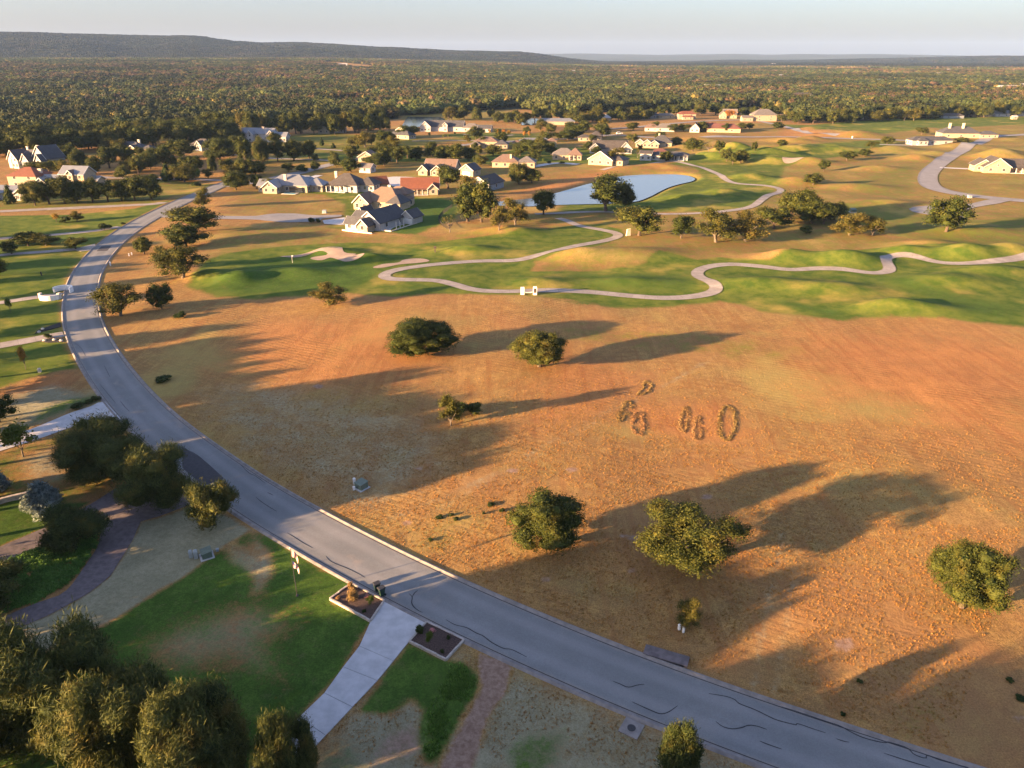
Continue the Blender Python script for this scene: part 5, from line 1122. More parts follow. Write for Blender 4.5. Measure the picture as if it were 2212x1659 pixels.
# far rows: small in the picture, still separate houses
FAR = [('pale large three-storey house with metal roof beyond the street',1652,262,0,'cream_wall','roof_grey',[(0,8,26,16,6.5,HI,gx,6),(-20,2,12,8,4,GA,gx,2)]),
 ('white steep gabled house right of the red roofed villa',1576,256,-10,'cream_wall','roof_grey',[(0,5,16,10,5,GA,gx,5),(-8,1,8,8,4.5,GA,gy,4)]),('pink red roofed two-storey villa',1484,258,0,'cream_wall','roof_tile',[(0,5,20,10,5.8,HI,gx,3),(0,-2,12,5,3,HI,gx,1.6)]),
 ('long pale metal roofed house on the far water',1200,270,-4,'cream_wall','roof_metal',[(0,5,40,10,3.5,HI,gx,3)]),('grey house with several chimneys right of the metal roofed one',1290,262,-6,'tan_wall','roof_pale',[(0,5,30,10,3.6,HI,gx,3.4)]),
 ('tan roofed house with white tower among the middle far trees',1372,258,-10,'cream_wall','roof_rose',[(0,5,22,10,5.5,HI,gx,3)]),('blue roofed house beside the tan tower house',1404,256,0,'grey_wall','roof_slate',[(0,5,20,9,4,HI,gx,3)]),
 ('low grey roofed house left of the pink villa',1438,256,0,'cream_wall','roof_grey',[(0,5,22,9,3,HI,gx,2.6)]),('white house with grey hip roof behind bushes',1418,284,-10,'white_wall','roof_grey',[(-4,4,12,9,3,HI,gx,3,None,'roof_rose'),(7,4,16,10,3,HI,gx,3.4)]),
 ('small white gabled house by the bushes left of the maroon roof',1500,286,-20,'white_wall','roof_charcoal',[(0,4,8,9,3.4,GA,gy,4)]),('low maroon roofed house behind the bushes',1562,286,-14,'tan_wall','roof_red',[(0,5,28,12,3.2,HI,gx,3.6),(-12,8,10,8,4,GA,gx,3)]),
 ('rosy small house with white door at the far street corner',1690,258,0,'cream_wall','roof_rose',[(0,4,14,8,3,HI,gx,2.4)]),('far house with red tile roof in the right trees',1868,243,0,'cream_wall','roof_red',[(0,5,30,10,4,HI,gx,3)]),
 ('far white walled house left of the red tile roof',1838,254,0,'white_wall','roof_metal',[(0,5,30,9,3.2,HI,gx,2.4)]),('far cream gabled house among the right trees',1932,250,-20,'cream_wall','roof_rose',[(0,5,13,11,4,GA,gy,4)]),
 ('far metal roofed white house among the right trees',1950,243,0,'white_wall','roof_metal',[(0,5,34,9,3.4,HI,gx,2.6)]),('far grey house with pale gable in the right trees',2015,248,0,'white_wall','roof_grey',[(0,5,26,10,3.4,HI,gx,3)]),
 ('far dark roofed house behind the right belt',2060,252,0,'grey_wall','roof_charcoal',[(0,5,24,9,3,HI,gx,2.6)]),('far purplish house near the right edge',2122,248,0,'cream_wall','roof_rose',[(0,5,24,10,3.6,HI,gx,3)]),
 ('far white house close to the right edge',2166,248,0,'white_wall','roof_metal',[(0,5,18,9,3.4,GA,gx,3)]),('far house at the very right edge of the belt',2206,247,0,'white_wall','roof_grey',[(0,5,18,9,3.4,HI,gx,3)]),
 ('tall dark house with white trim in the right woods',1733,219,0,'grey_wall','roof_charcoal',[(0,5,30,12,10,HI,gx,3)]),('white metal roof just below the tall dark house',1730,231,0,'white_wall','roof_metal',[(0,5,44,9,3,HI,gx,2)]),
 ('white big barn in the woods above the far houses',1540,195,0,'white_wall','roof_pale',[(0,6,34,14,7,GA,gx,4)]),('cream long barn at the right edge in the woods',2186,197,0,'cream_wall','roof_pale',[(0,6,52,16,7,GA,gx,4)]),
 ('small white house above the cream barn',2208,189,0,'white_wall','roof_pale',[(0,6,26,12,5,GA,gx,3)]),('white pavilion by the clearing in the woods',1650,182,0,'white_wall','roof_pale',[(0,6,34,12,5,GA,gx,3)]),
 ('white house standing in the pale clearing of the woods',742,163,0,'white_wall','roof_pale',[(0,8,34,14,6,GA,gx,4),(-40,8,22,10,5,GA,gx,3)]),('pale long roof in the woods right of the clearing',970,166,0,'white_wall','roof_pale',[(0,8,44,14,5,GA,gx,3)]),
 ('white shed among the woods at upper left',506,161,0,'white_wall','roof_pale',[(0,8,26,14,5,GA,gx,3)]),('white house on the far water at the first bend',1098,222,0,'cream_wall','roof_metal',[(0,6,28,10,5,GA,gx,4)]),
 ('white gable in the trees left of the far water',750,247,0,'white_wall','roof_pale',[(0,6,14,8,3.4,GA,gx,2.4)]),('brown wall house on the far bank',812,240,0,'tan_wall','roof_brown',[(0,6,24,8,3.4,HI,gx,2)]),
 ('white two-storey waterside house in the left woods',484,247,-10,'white_wall','roof_metal',[(0,6,15,10,6,GA,gx,3)]),('low grey metal roofed boathouse in the left woods',540,251,0,'tan_wall','roof_grey',[(0,6,24,10,3,HI,gx,2.6)]),
 ('pale boathouse with open columns on the left water',166,276,0,'white_wall','roof_slate',[(0,6,20,8,3,HI,gx,2)]),('pale gabled boathouse in the left woods',121,262,-10,'cream_wall','roof_pale',[(0,6,10,8,4,GA,gy,3)]),
 ('teal roofed dock house in the left woods',290,263,0,'grey_wall','roof_metal',[(0,6,14,8,5,FL,gx,1)]),('long pale boat shed at the left edge of the water',45,285,0,'grey_wall','roof_metal',[(0,6,22,8,3,GA,gx,1.6)]),
 ('lit cream end wall house under the tall trees',700,289,-10,'cream_wall','roof_metal',[(0,4,10,8,3.4,GA,gy,2.4)]),('white low house under the tall trees left of the L-shaped house',730,287,0,'white_wall','roof_metal',[(0,4,12,7,3,HI,gx,2)]),
 ('far cream house with rosy roof in the right trees',2046,239,0,'cream_wall','roof_rose',[(0,5,26,9,3.6,HI,gx,2.6)]),('pinkish small house by the right street trees',1795,239,0,'cream_wall','roof_rose',[(0,5,18,9,3.6,HI,gx,2.6)]),
 ('white tower house in the right belt',2149,231,0,'cream_wall','roof_pale',[(0,5,12,9,7,FL,gx,1)]),('white shed at the end of the far fairway',2193,258,0,'cream_wall','roof_pale',[(0,3,5,5,2.6,GA,gx,1.4)])]
for lab, u, v, rot, wa, ro, bl in FAR: house(lab, u, v+(4 if u > 1780 and 236 < v < 256 else 0), rot, wa, ro, bl, nwin=2 if v > 230 else 0, rake=False)
# villages and sheds deep in the plain: pale roofs of a few pixels
_vr = random.Random(9)
for i in range(30):
    u = _vr.choice([_vr.uniform(1560, 2210)]*3+[_vr.uniform(1200, 1560)]); v = _vr.uniform(140, 186)
    L = _vr.uniform(8, 15)*(1+(186-v)/40)
    house('tiny pale roofed building scattered in the distant woods', u, v, _vr.uniform(-30, 30), 'white_wall', _vr.choice(['roof_pale','roof_metal','roof_pale','roof_rose']), [(0,5,L,L*.45,5+_vr.random()*3,GA,gx,3)], nwin=0, rake=False, name='distant_building', cat='building')['group'] = 'distant buildings in the plain'
# ---------------------------------------------------------------- small things by the road
def wheelie_bin(label, u, v, rz, group=None):
    p = G(u, v); r = thing('wheelie_bin', label, 'bin', (p.x, p.y, p.z+.06), rz, group)
    a = MB(); b0, b1 = .22, .30
    a.add([(-b0,-b0,.06),(b0,-b0,.06),(b0,b0,.06),(-b0,b0,.06),(-b1,-b1-.04,.98),(b1,-b1-.04,.98),(b1,b1,.98),(-b1,b1,.98)], [(3,2,1,0),(4,5,6,7),(0,1,5,4),(1,2,6,5),(2,3,7,6),(3,0,4,7)])
    a.box(-b1-.02, -b1-.06, .93, b1+.02, b1+.02, .985); a.build('body', MAT['bin_green'], r)
    l = MB(); l.add([(-b1-.03,-b1-.09,.99),(b1+.03,-b1-.09,.99),(b1+.03,b1+.05,1.0),(-b1-.03,b1+.05,1.0),(-b1+.03,-b1,1.06),(b1-.03,-b1,1.06),(b1-.02,b1,1.10),(-b1+.02,b1,1.10)], [(3,2,1,0),(4,5,6,7),(0,1,5,4),(1,2,6,5),(2,3,7,6),(3,0,4,7)])
    lid = l.build('lid', MAT['bin_lid'], r); MB().tube([(-.24,b1+.09,1.0),(.24,b1+.09,1.0)], [.02,.02], 6).build('handle', MAT['bin_lid'], lid)
    for s in (-1, 1): MB().tube([(s*.2,b0+.06,.12),(s*.27,b0+.06,.12)], [.12,.12], 12).build('wheel', MAT['tyre'], r)
wheelie_bin('green wheelie bin at the kerb, left of the pair by the driveway', 815, 1277, rad(-62)); wheelie_bin('green wheelie bin at the kerb, right of the pair nearest the driveway', 825, 1287, rad(-50)); wheelie_bin('green wheelie bin at the mouth of the white side driveway', 274, 919, rad(-50))
# flag pole with two limp flags
p = G(642, 1287); fp = thing('flagpole', 'thin dark flagpole on the near lawn', 'flagpole', p)
MB().tube([(0,0,-.1),(0,0,6.1)], [.045,.028], 10).build('pole', MAT['steel_pole'], fp); MB().lathe([(.0,-.07),(.07,0),(.05,.06),(.0,.08)], 10, (0,0,6.16)).build('finial', MAT['white_paint'], fp); MB().lathe([(.16,0),(.14,.12),(.05,.16)], 12).build('base', MAT['steel_pole'], fp)
def limp_flag(label, z, w, h, mats, stripes):
    fl = thing('flag', label, 'flag', (p.x, p.y, p.z+z)); nu, nv = 14, 13; rows = []
    for j in range(nv):
        row = []
        for i in range(nu):
            t = i/(nu-1); s = j/(nv-1); x = .05+w*.42*t*(1+.15*math.sin(3*s)); y = .10*math.sin(9*t+2*s)*t; zz = -h*s-.62*w*t*t-.05*math.sin(7*t)
            row.append((x, y, zz))
        rows.append(row)
    for name, mat, sel in stripes:
        mb = MB(); vs = [q for r_ in rows for q in r_]; fs = [(j*nu+i, j*nu+i+1, (j+1)*nu+i+1, (j+1)*nu+i) for j in range(nv-1) for i in range(nu-1) if sel(i, j)]
        o = mb.add(vs, fs).build(name, MAT[mat], fl); m = o.modifiers.new('t', 'SOLIDIFY'); m.thickness = .012
limp_flag('pale pink limp flag at the top of the flagpole', 6.0, 1.3, .9, None, [('cloth', 'pink_cloth', lambda i, j: True)])
limp_flag('red and white limp flag lower on the flagpole', 4.5, 1.2, .8, None, [('canton','flag_blue',lambda i,j: i < 5 and j < 6),('red_stripe','flag_red',lambda i,j: not (i < 5 and j < 6) and j % 2 == 0),('white_stripe','flag_white',lambda i,j: not (i < 5 and j < 6) and j % 2 == 1)])
# utility boxes
def transformer(label, u, v, rz, s=1.0, mat='transformer_green'):
    p = G(u, v); r = thing('utility_transformer', label, 'utility box', p, rz, None, (s, s, s))
    MB().box(-.75, -.75, -.1, .75, .75, .1).build('pad', MAT['concrete'], r)
    a = MB(); a.add([(-.6,-.55,.1),(.6,-.55,.1),(.6,.55,.1),(-.6,.55,.1),(-.6,-.5,.72),(.6,-.5,.72),(.6,.55,.86),(-.6,.55,.86)], [(3,2,1,0),(4,5,6,7),(0,1,5,4),(1,2,6,5),(2,3,7,6),(3,0,4,7)]); a.build('cabinet', MAT[mat], r)
    MB().add([(-.65,-.6,.70),(.65,-.6,.70),(.65,.6,.87),(-.65,.6,.87),(-.65,-.6,.78),(.65,-.6,.78),(.65,.6,.95),(-.65,.6,.95)], [(3,2,1,0),(4,5,6,7),(0,1,5,4),(1,2,6,5),(2,3,7,6),(3,0,4,7)]).build('lid', MAT[mat], r); MB().box(-.04, -.60, .25, .04, -.55, .55).build('handle', MAT['iron'], r)
def pedestal(label, u, v, h=.9, w=.3, mat='pedestal_pale', group=None):
    p = G(u, v); r = thing('utility_pedestal', label, 'utility box', p, rad(20), group)
    MB().box(-w/2, -w/2, -.1, w/2, w/2, h*.82).build('post', MAT[mat], r); MB().add([(-w/2-.03,-w/2-.03,h*.82),(w/2+.03,-w/2-.03,h*.82),(w/2+.03,w/2+.03,h*.82),(-w/2-.03,w/2+.03,h*.82),(-w*.3,-w*.3,h),(w*.3,-w*.3,h),(w*.3,w*.3,h),(-w*.3,w*.3,h)], [(3,2,1,0),(4,5,6,7),(0,1,5,4),(1,2,6,5),(2,3,7,6),(3,0,4,7)]).build('cap', MAT[mat], r)
transformer('grey green transformer box on the near lawn strip', 447, 1202, rad(-60)); pedestal('pale utility pedestal left of the lawn transformer', 413, 1204, 1.0, .36); pedestal('tallest pale utility pedestal of the lawn pair', 424, 1205, 1.1, .42); pedestal('short pale valve post right of the lawn transformer', 470, 1190, .35, .3)
transformer('green transformer box in the dry lot near the road', 781, 1054, rad(-40), 1.1); pedestal('pale pedestal behind the dry lot transformer', 766, 1045, .9, .32, 'white_paint'); pedestal('white post in front of the dry lot transformer', 765, 1058, .55, .28, 'white_paint')
pedestal('white leaning utility post below the golden oak bush', 1467, 1360, .7, .22, 'white_paint'); pedestal('white capped utility pipe below the golden oak bush, right one', 1476, 1366, .8, .18, 'white_paint'); pedestal('white pipe beside the upper kerb of the bend', 239, 574, 1.1, .3, 'white_paint'); pedestal('white twin post by the small oak on the verge, left', 279, 553, .8, .3, 'white_paint'); pedestal('white twin post by the small oak on the verge, right', 285, 551, .8, .3, 'white_paint')
transformer('dark utility box in front of the cul-de-sac', 1842, 459, 0, 1.6); transformer('pale utility box beside the right street', 2094, 427, 0, 1.1, 'pedestal_pale'); transformer('grey utility box on the verge above the side street', 701, 460, 0, 1.1, 'pedestal_pale'); pedestal('low dark light post on the left lawn', 90, 595, 1.0, .3, 'iron'); pedestal('stone post on the left lawn near the red soil', 86, 804, .8, .5, 'limestone')
pedestal('white marker post by the far lots', 1841, 299, 1.6, .6, 'white_paint')
# raised beds with stone edging and plants
def raised_bed(label, pts):
    P = [Vector((*flat(*q), 0)) for q in pts]; c = sum(P, Vector())/4; c.z = hz(c.x, c.y); r = thing('planting_bed', label, 'flower bed', c)
    Q = [(q.x-c.x, q.y-c.y) for q in P]
    MB().add([(x*.97, y*.97, .155) for x, y in Q]+[(x*.97, y*.97, -.15) for x, y in Q], [(0,1,2,3),(1,0,4,5),(2,1,5,6),(3,2,6,7),(0,3,7,4)]).build('mulch', MAT['mulch'], r)
    for i in range(4):
        a = Vector((*Q[i], 0)); b = Vector((*Q[(i+1) % 4], 0)); d = (b-a); L = d.length; ang = math.atan2(d.y, d.x); n = max(3, int(L/.55))
        for k in range(n):
            m = a+d*((k+.5)/n); s = L/n*.485
            MB().box(-s, -.09, -.15, s, .09, .23+.02*((k*7) % 3)).build('edging_stone', MAT['stone_edge'], r, loc=m, rz=ang)
    return c
q = T(1,3,[(640,205),(990,395),(1108,222),(822,72)]); raised_bed('stone edged mulch bed left of the driveway with tall orange grass', q)
q = T(1,3,[(1328,572),(1640,730),(1798,560),(1476,405)]); raised_bed('stone edged mulch bed right of the driveway with white flowering bush', q)
def bedplant(kindname, label, i, j, a, b, w, h, cat='plant', name='bed_plant'): tree(kindname, name, label, *T(i, j, [(a, b)])[0], w, h, cat=cat)
kind('flower', [leaf_mesh('flower_crown', 401, lobes_round(401, 6, .5, .38, .32, (.14,.22)), 120, 8, .04, MAT['pink_leaf'], .7)], [trunk_mesh('flower_stem', 30, .35, .02, 4, B, .2)])
kind('grassy', [leaf_mesh('grassy_crown', 402, lobes_round(402, 7, .45, .40, .26, (.14,.22)), 160, 9, .045, MAT['straw'], .7, up=2.5, aspect=3.0)], [trunk_mesh('grassy_stem', 31, .3, .02, 3, B, .15)])
for e in [('grassy','tall orange ornamental grass in the left bed, front',845,240,24,30),('grassy','tall orange ornamental grass in the left bed, behind',825,150,18,24),('grassy','small yellow tuft in the left corner of the left bed',712,215,12,11),('flower','pink flowering plant in the left bed',970,200,13,12),('young','leafy green plant with yellow tips in the left bed',995,250,22,22),('shrub','small blue green ball plant in the left bed',938,325,11,11),
          ('shrub','dark bush overhanging the driveway edge of the right bed',1420,510,22,22),('young','tall leafy bush in the middle of the right bed',1500,600,22,32),('flower','white pink flowering bush at the kerb of the right bed',1520,500,14,14),('shrub','small green plant near the far corner of the right bed',1665,555,11,12),('shrub','small olive plant near the near corner of the right bed',1612,675,11,12)]:
    bedplant(e[0], e[1], 1, 3, *e[2:])
# drains
p = G(1364, 1574); mh = thing('manhole_slab', 'square concrete slab with round iron manhole cover by the near kerb', 'manhole', p, rad(-32))
MB().box(-.85, -.85, -.2, .85, .85, .10).build('slab', MAT['kerb_concrete'], mh); MB().lathe([(.36,0),(.36,.018),(.30,.022)], 24, (0,0,.10)).build('cover', MAT['iron'], mh)
p = G(1436, 1428); nrm = rad(-23)
di = thing('storm_inlet', 'long concrete storm drain inlet on the far kerb', 'storm drain', p, nrm)
MB().box(-2.1, -.05, -.1, 2.1, 1.25, .22).build('top_slab', MAT['paver'], di); MB().box(-1.8, -.10, .03, 1.8, -.04, .17).build('opening', MAT['iron'], di)
# white curved gateway and low walls on the left verge
p = G(110, 645); gw = thing('entrance_wall', 'white curved masonry entrance wall at the second left drive', 'wall', p, 0, None, (.95,.95,.95))
def arc_wall(rx, ry, a0, a1, h, t, n=18):
    mb = MB(); pts = [(rx*math.cos(a0+(a1-a0)*k/n), ry*math.sin(a0+(a1-a0)*k/n)) for k in range(n+1)]; vs = []
    for x, y in pts:
        L = math.hypot(x, y); ux, uy = x/L, y/L
        vs += [(x-ux*t, y-uy*t, -.3), (x+ux*t, y+uy*t, -.3), (x+ux*t, y+uy*t, h), (x-ux*t, y-uy*t, h)]
    fs = [(4*k+i, 4*k+(i+1) % 4, 4*(k+1)+(i+1) % 4, 4*(k+1)+i) for k in range(n) for i in range(4)]+[(3,2,1,0),(4*n,4*n+1,4*n+2,4*n+3)]
    return mb.add(vs, [f[::-1] for f in fs[:-2]]+fs[-2:])
arc_wall(2.3, 1.7, rad(170), rad(375), 1.25, .18).build('front_wall', MAT['white_paint'], gw, loc=(0,-.2,0)); arc_wall(2.2, 2.0, rad(-20), rad(190), 1.35, .18).build('back_wall', MAT['white_paint'], gw, loc=(.1,5.4,0))
MB().box(-2.6,-.6,-.2,-2.0,.2,1.5).box(2.0,-.5,-.2,2.6,.3,1.5).build('pillar', MAT['limestone'], gw); MB().box(-1.9,-1.2,0,2.0,1.0,.12).build('planter_soil', MAT['dark_mulch'], gw)
def low_wall(label, pts, h=.7, t=.22):
    L = resample(catmull(flats(pts), 5), .9); c = L[len(L)//2]; r = thing('stone_wall', label, 'wall', (c[0], c[1], hz(*c)))
    for k in range(len(L)-1):
        a, b = L[k], L[k+1]; m = (a+b)/2; d = b-a
        for cr in range(2):
            s = np.linalg.norm(d)/2*.97; MB().box(-s, -t, -.15+cr*h/2, s, t, h/2*(cr+1)-.02).build('wall_stone', MAT['stone_edge'], r, loc=(m[0]-c[0]+d[0]*.25*cr, m[1]-c[1]+d[1]*.25*cr, 0), rz=math.atan2(d[1], d[0]))
low_wall('low curved stone retaining wall at the left edge', [(-30,1095),(0,1083),(30,1075),(62,1068)]); low_wall('short low stone wall below the blue spruce', [(97,1118),(120,1110),(144,1103)])
# stone ringed beds and dark mulch beside the left drives
def flat_bed(label, pts, mat, name='mulch_bed'):
    P = flats(pts); c = np.mean(P, 0); z = hz(*c); o = MB().add([(x-c[0], y-c[1], .10) for x, y in P]+[(x-c[0], y-c[1], -.2) for x, y in P], [tuple(range(len(P)))[::-1]]+[(i, (i+1) % len(P), len(P)+(i+1) % len(P), len(P)+i) for i in range(len(P))]).build(name, MAT[mat], None, loc=(c[0], c[1], z)); tag(o, label, 'flower bed')
flat_bed('dark mulch bed above the concrete drive mouth', T(0,1,[(520,1130),(330,1195),(300,1225),(420,1195),(530,1165)]), 'dark_mulch'); flat_bed('dark mulch bed below the concrete drive mouth', T(0,1,[(545,1255),(440,1262),(340,1290),(420,1302),(560,1298)]), 'dark_mulch')
flat_bed('pale stone ringed bed at the third left drive', T(0,1,[(780,505),(700,515),(640,505),(700,480),(820,450),(830,470)]), 'stone_edge')
for k, (a, b) in enumerate([(470,1283),(385,1290),(530,1290),(370,1190),(340,1215)]):
    pp = G(*T(0,1,[(a, b)])[0]); o = MB().lathe([(.30,-.1),(.36,.08),(.26,.26),(.08,.34)], 7).build('boulder', MAT['limestone'], None, loc=(pp.x, pp.y, pp.z+.1)); tag(o, 'pale tan boulder in the mulch beds by the concrete drive', 'boulder', 'boulders by the concrete drive')
# golf things
p = G(1142, 636); t = thing('water_station', 'white twin-post golf station beside the cart path', 'golf station', p)
for s in (-1, 1): MB().box(s*1.5-.45, -.4, -.1, s*1.5+.45, .4, 1.9 if s > 0 else 1.75).build('post', MAT['white_paint'], t)
MB().box(-.9, -.3, .45, .9, .3, .6).build('bench', MAT['limestone'], t); MB().box(1.2, -.43, .5, 1.8, -.405, 1.6).build('panel', MAT['door_dark'], t)
p = G(1357, 509); t = thing('stone_marker', 'upright sandstone tee marker by the path bend', 'sign', p, rad(15)); MB().add([(-.75,-.3,-.2),(.75,-.3,-.2),(.75,.3,-.2),(-.75,.3,-.2),(-.5,-.22,2.1),(.6,-.22,2.3),(.6,.22,2.3),(-.5,.22,2.1)], [(3,2,1,0),(4,5,6,7),(0,1,5,4),(1,2,6,5),(2,3,7,6),(3,0,4,7)]).build('stone', MAT['limestone'], t)
p = G(632, 568); t = thing('golf_flag', 'white golf flag on the putting green', 'flag', p); MB().tube([(0,0,0),(0,0,2.2)], [.03,.03], 6).build('pole', MAT['white_paint'], t); MB().box(0, -.015, 1.85, .35, .015, 2.15).build('cloth', MAT['flag_white'], t)
p = G(940, 545); t = thing('tee_post', 'short brown tee post on the fairway', 'sign', p); MB().box(-.16,-.16,0,.16,.16,1.5).box(-.4,-.1,1.2,.4,.1,1.8).build('post', MAT['door_dark'], t)
# black fence by the white house
L = resample(catmull(flats([(977,448),(962,458),(948,474),(953,487),(966,497)]), 5), 2.0); c = L[len(L)//2]
t = thing('iron_fence', 'black picket fence beside the white slate-roofed house', 'fence', (c[0], c[1], hz(*c)))
for k in range(len(L)):
    MB().box(-.06,-.06,-.1,.06,.06,1.4).build('fence_post', MAT['iron'], t, loc=(L[k][0]-c[0], L[k][1]-c[1], 0))
    if k:
        a, b = L[k-1]-c, L[k]-c
        for z in (.3, 1.2): MB().tube([(a[0],a[1],z),(b[0],b[1],z)], [.035,.035], 5).build('rail', MAT['iron'], t)
        for m in range(1, 9):
            q = a+(b-a)*m/9; MB().box(-.015,-.015,.1,.015,.015,1.35).build('picket', MAT['iron'], t, loc=(q[0], q[1], 0))
def car(label, u, v, rz, mat):
    p = G(u, v); r = thing('parked_car', label, 'car', (p.x, p.y, p.z+.15), rz)
    MB().add([(-2.3,-.9,.3),(2.3,-.9,.3),(2.3,.9,.3),(-2.3,.9,.3),(-2.3,-.88,.95),(2.2,-.85,.85),(2.2,.85,.85),(-2.3,.88,.95)], [(3,2,1,0),(4,5,6,7),(0,1,5,4),(1,2,6,5),(2,3,7,6),(3,0,4,7)]).build('body', MAT[mat], r)
    c = MB().add([(-2.1,-.82,.95),(1.2,-.82,.9),(1.2,.82,.9),(-2.1,.82,.95),(-1.8,-.68,1.6),(.5,-.68,1.6),(.5,.68,1.6),(-1.8,.68,1.6)], [(3,2,1,0),(4,5,6,7),(0,1,5,4),(1,2,6,5),(2,3,7,6),(3,0,4,7)]).build('cabin', MAT['glass'], r); MB().box(-1.75,-.66,1.6,.45,.66,1.66).build('roof', MAT[mat], c)
    for x in (-1.4, 1.4):
        for s in (-1, 1): MB().tube([(x,s*.72,.33),(x,s*.94,.33)], [.33,.33], 12).build('wheel', MAT['tyre'], r)
car('white car parked on the far street by the trees', 1338, 290, rad(12), 'white_paint'); car('pale car parked on the side street above the field', 930, 321, rad(20), 'pedestal_pale')
# ---------------------------------------------------------------- grass: windrows of cut straw, tufts, weeds
def tuft_mesh(name, seed, n, mat, h=.35, r=.2):
    rng = np.random.default_rng(seed); V = []; F = []
    for i in range(n):
        a = rng.uniform(0, 6.28); b = np.array([math.cos(a), math.sin(a), 0])*rng.uniform(0, r); l = np.array([math.cos(a)*rng.uniform(.1, .5), math.sin(a)*rng.uniform(.1, .5), 1])*h*rng.uniform(.5, 1.1); s = np.array([-math.sin(a), math.cos(a), 0])*rng.uniform(.025, .06)
        o = len(V); V += [b-s, b+s, b+l*.6+s*.7, b+l]; F += [(o, o+1, o+2, o+3)]
    return mesh_np(name, V, F, MAT[mat])
def masked(x, y):
    k = np.ones(len(x), bool); k &= dist_line(x, y, ROAD[::2]) > 4.4
    return k
def cover_at(x, y):
    c = np.zeros((len(x), 6))
    for layer, w, soft, P in COVER:
        s = sdist(x, y, P, 2); c[:, layer] = np.maximum(c[:, layer], np.where(s > 0, w, 0))
    return c
DRYT = np.array([(1.0,.95,.8),(.8,.7,.55),(1.15,1.0,.75),(.7,.75,.45)])
leaf('tuft_leaf', (.22,.12,.042), (.46,.27,.09), None, trans=.1, attr=True); leaf('green_tuft', (.085,.17,.028), (.17,.30,.055), None, trans=.1, attr=True)
rng = np.random.default_rng(8); n = 190000
r = np.sqrt(rng.uniform(42**2, 135**2, n)); a = rng.uniform(rad(-40), rad(40), n); x, y = r*np.sin(a), r*np.cos(a)
k = rng.random(n) < np.clip(66/r, .2, 1)*(1-smooth(85, 135, r)); x, y = x[k], y[k]; c = cover_at(x, y); side = np.ones(len(x), bool)
k = masked(x, y) & (c[:, FAIR] < .4) & (c[:, LUSH] < .4) & (c[:, DIRT] < .4) & (c[:, PALE] < .9) & (vnoise(x/3, y/3, 61) > .25)
for P in (DL+DR[::-1],): k &= ~inside(x, y, P)
kk = inside(x, y, flats([(-200,1170),(0,1178),(107,1129),(245,1052),(425,1046),(440,1080),(302,1124),(237,1244),(0,1377),(-200,1450)])); k &= ~kk
kk = inside(x, y, flats(T(1,3,[(620,200),(990,410),(1330,590),(1640,745),(1815,555),(820,55)]))); k &= ~kk
kk = inside(x, y, flats(T(0,2,[(-400,620),(0,480),(600,250),(900,140),(1080,330),(640,362),(0,590),(-400,740)]))); k &= ~kk
x, y = x[k], y[k]; n = len(x); s = rng.uniform(.3, .7, n)
scatter('dry_grass', np.c_[x, y, hfun(x, y)-.02], np.c_[s, s, s*rng.uniform(.5, 1.0, n)], DRYT[rng.integers(0, 4, n)]*rng.uniform(.8, 1.2, n)[:, None], [tuft_mesh('tuft', q, 9, 'tuft_leaf', .22, .24) for q in (1, 2, 3)], 'short dry straw grass over the open field', 'grass')
# rings of piled straw left by the mower
def windrow(label, pts, w=.38):
    L = resample(catmull(flats(pts), 6, True), .22); L = np.vstack([L, L[:1]]); rg = np.random.default_rng(len(L)); n = len(L)*14; i = rg.integers(0, len(L), n)
    wob = np.c_[vnoise(L[:, 0]*1.3, L[:, 1]*1.3, 5)-.5, vnoise(L[:, 0]*1.3+9, L[:, 1]*1.3, 6)-.5]*.45; L = L+wob; i = i[vnoise(L[i, 0]*.9, L[i, 1]*.9, 7) > .16]; n = len(i); P = L[i]+rg.normal(size=(n, 2))*(w*(.25+.8*vnoise(L[i, 0], L[i, 1], 8)))[:, None]; c = L.mean(0); d = np.linalg.norm(P-L[i], axis=1); hgt = .11*np.exp(-(d/w)**2)
    z = hfun(P[:, 0], P[:, 1])+hgt*rg.uniform(.2, 1, n)
    dirv = rg.normal(size=(n, 3)); dirv[:, 2] = np.abs(dirv[:, 2])*.5; dirv /= np.linalg.norm(dirv, axis=1)[:, None]; sd_ = np.cross(dirv, rg.normal(size=(n, 3))); sd_ /= np.linalg.norm(sd_, axis=1)[:, None]
    C = np.c_[P-c, z-hz(*c)]; A = dirv*.13; Bv = sd_*.03
    V = np.stack([C-A-Bv, C-A+Bv, C+A+Bv, C+A-Bv], 1).reshape(-1, 3)
    o = mobj('straw_windrow', mesh_np('straw_windrow', V, np.arange(n*4).reshape(-1, 4), MAT['straw']), None, (c[0], c[1], hz(*c))); tag(o, label, 'straw pile')
for lab, pts in [('uppermost narrow ring of piled straw in the field', T(2,2,[(1150,-30),(1210,10),(1180,60),(1110,90),(1090,75),(1140,30)])),('slanting ring of piled straw at the left of the group',T(2,2,[(990,150),(1040,170),(1000,240),(940,320),(910,300),(950,220)])),
   ('upright oval ring of piled straw, second from the left',T(2,2,[(1075,245),(1125,270),(1135,400),(1090,440),(1045,390),(1050,300)])),('narrow ring of piled straw in the middle of the group',T(2,2,[(1500,195),(1520,250),(1500,390),(1470,405),(1455,330),(1475,230)])),
   ('small broken ring of piled straw right of the middle',T(2,2,[(1600,280),(1620,340),(1630,460),(1590,480),(1570,420)])),('largest oval ring of piled straw at the right',T(2,2,[(1860,190),(1920,230),(1930,350),(1880,480),(1820,460),(1790,350),(1820,240)]))]:
    windrow(lab, pts)
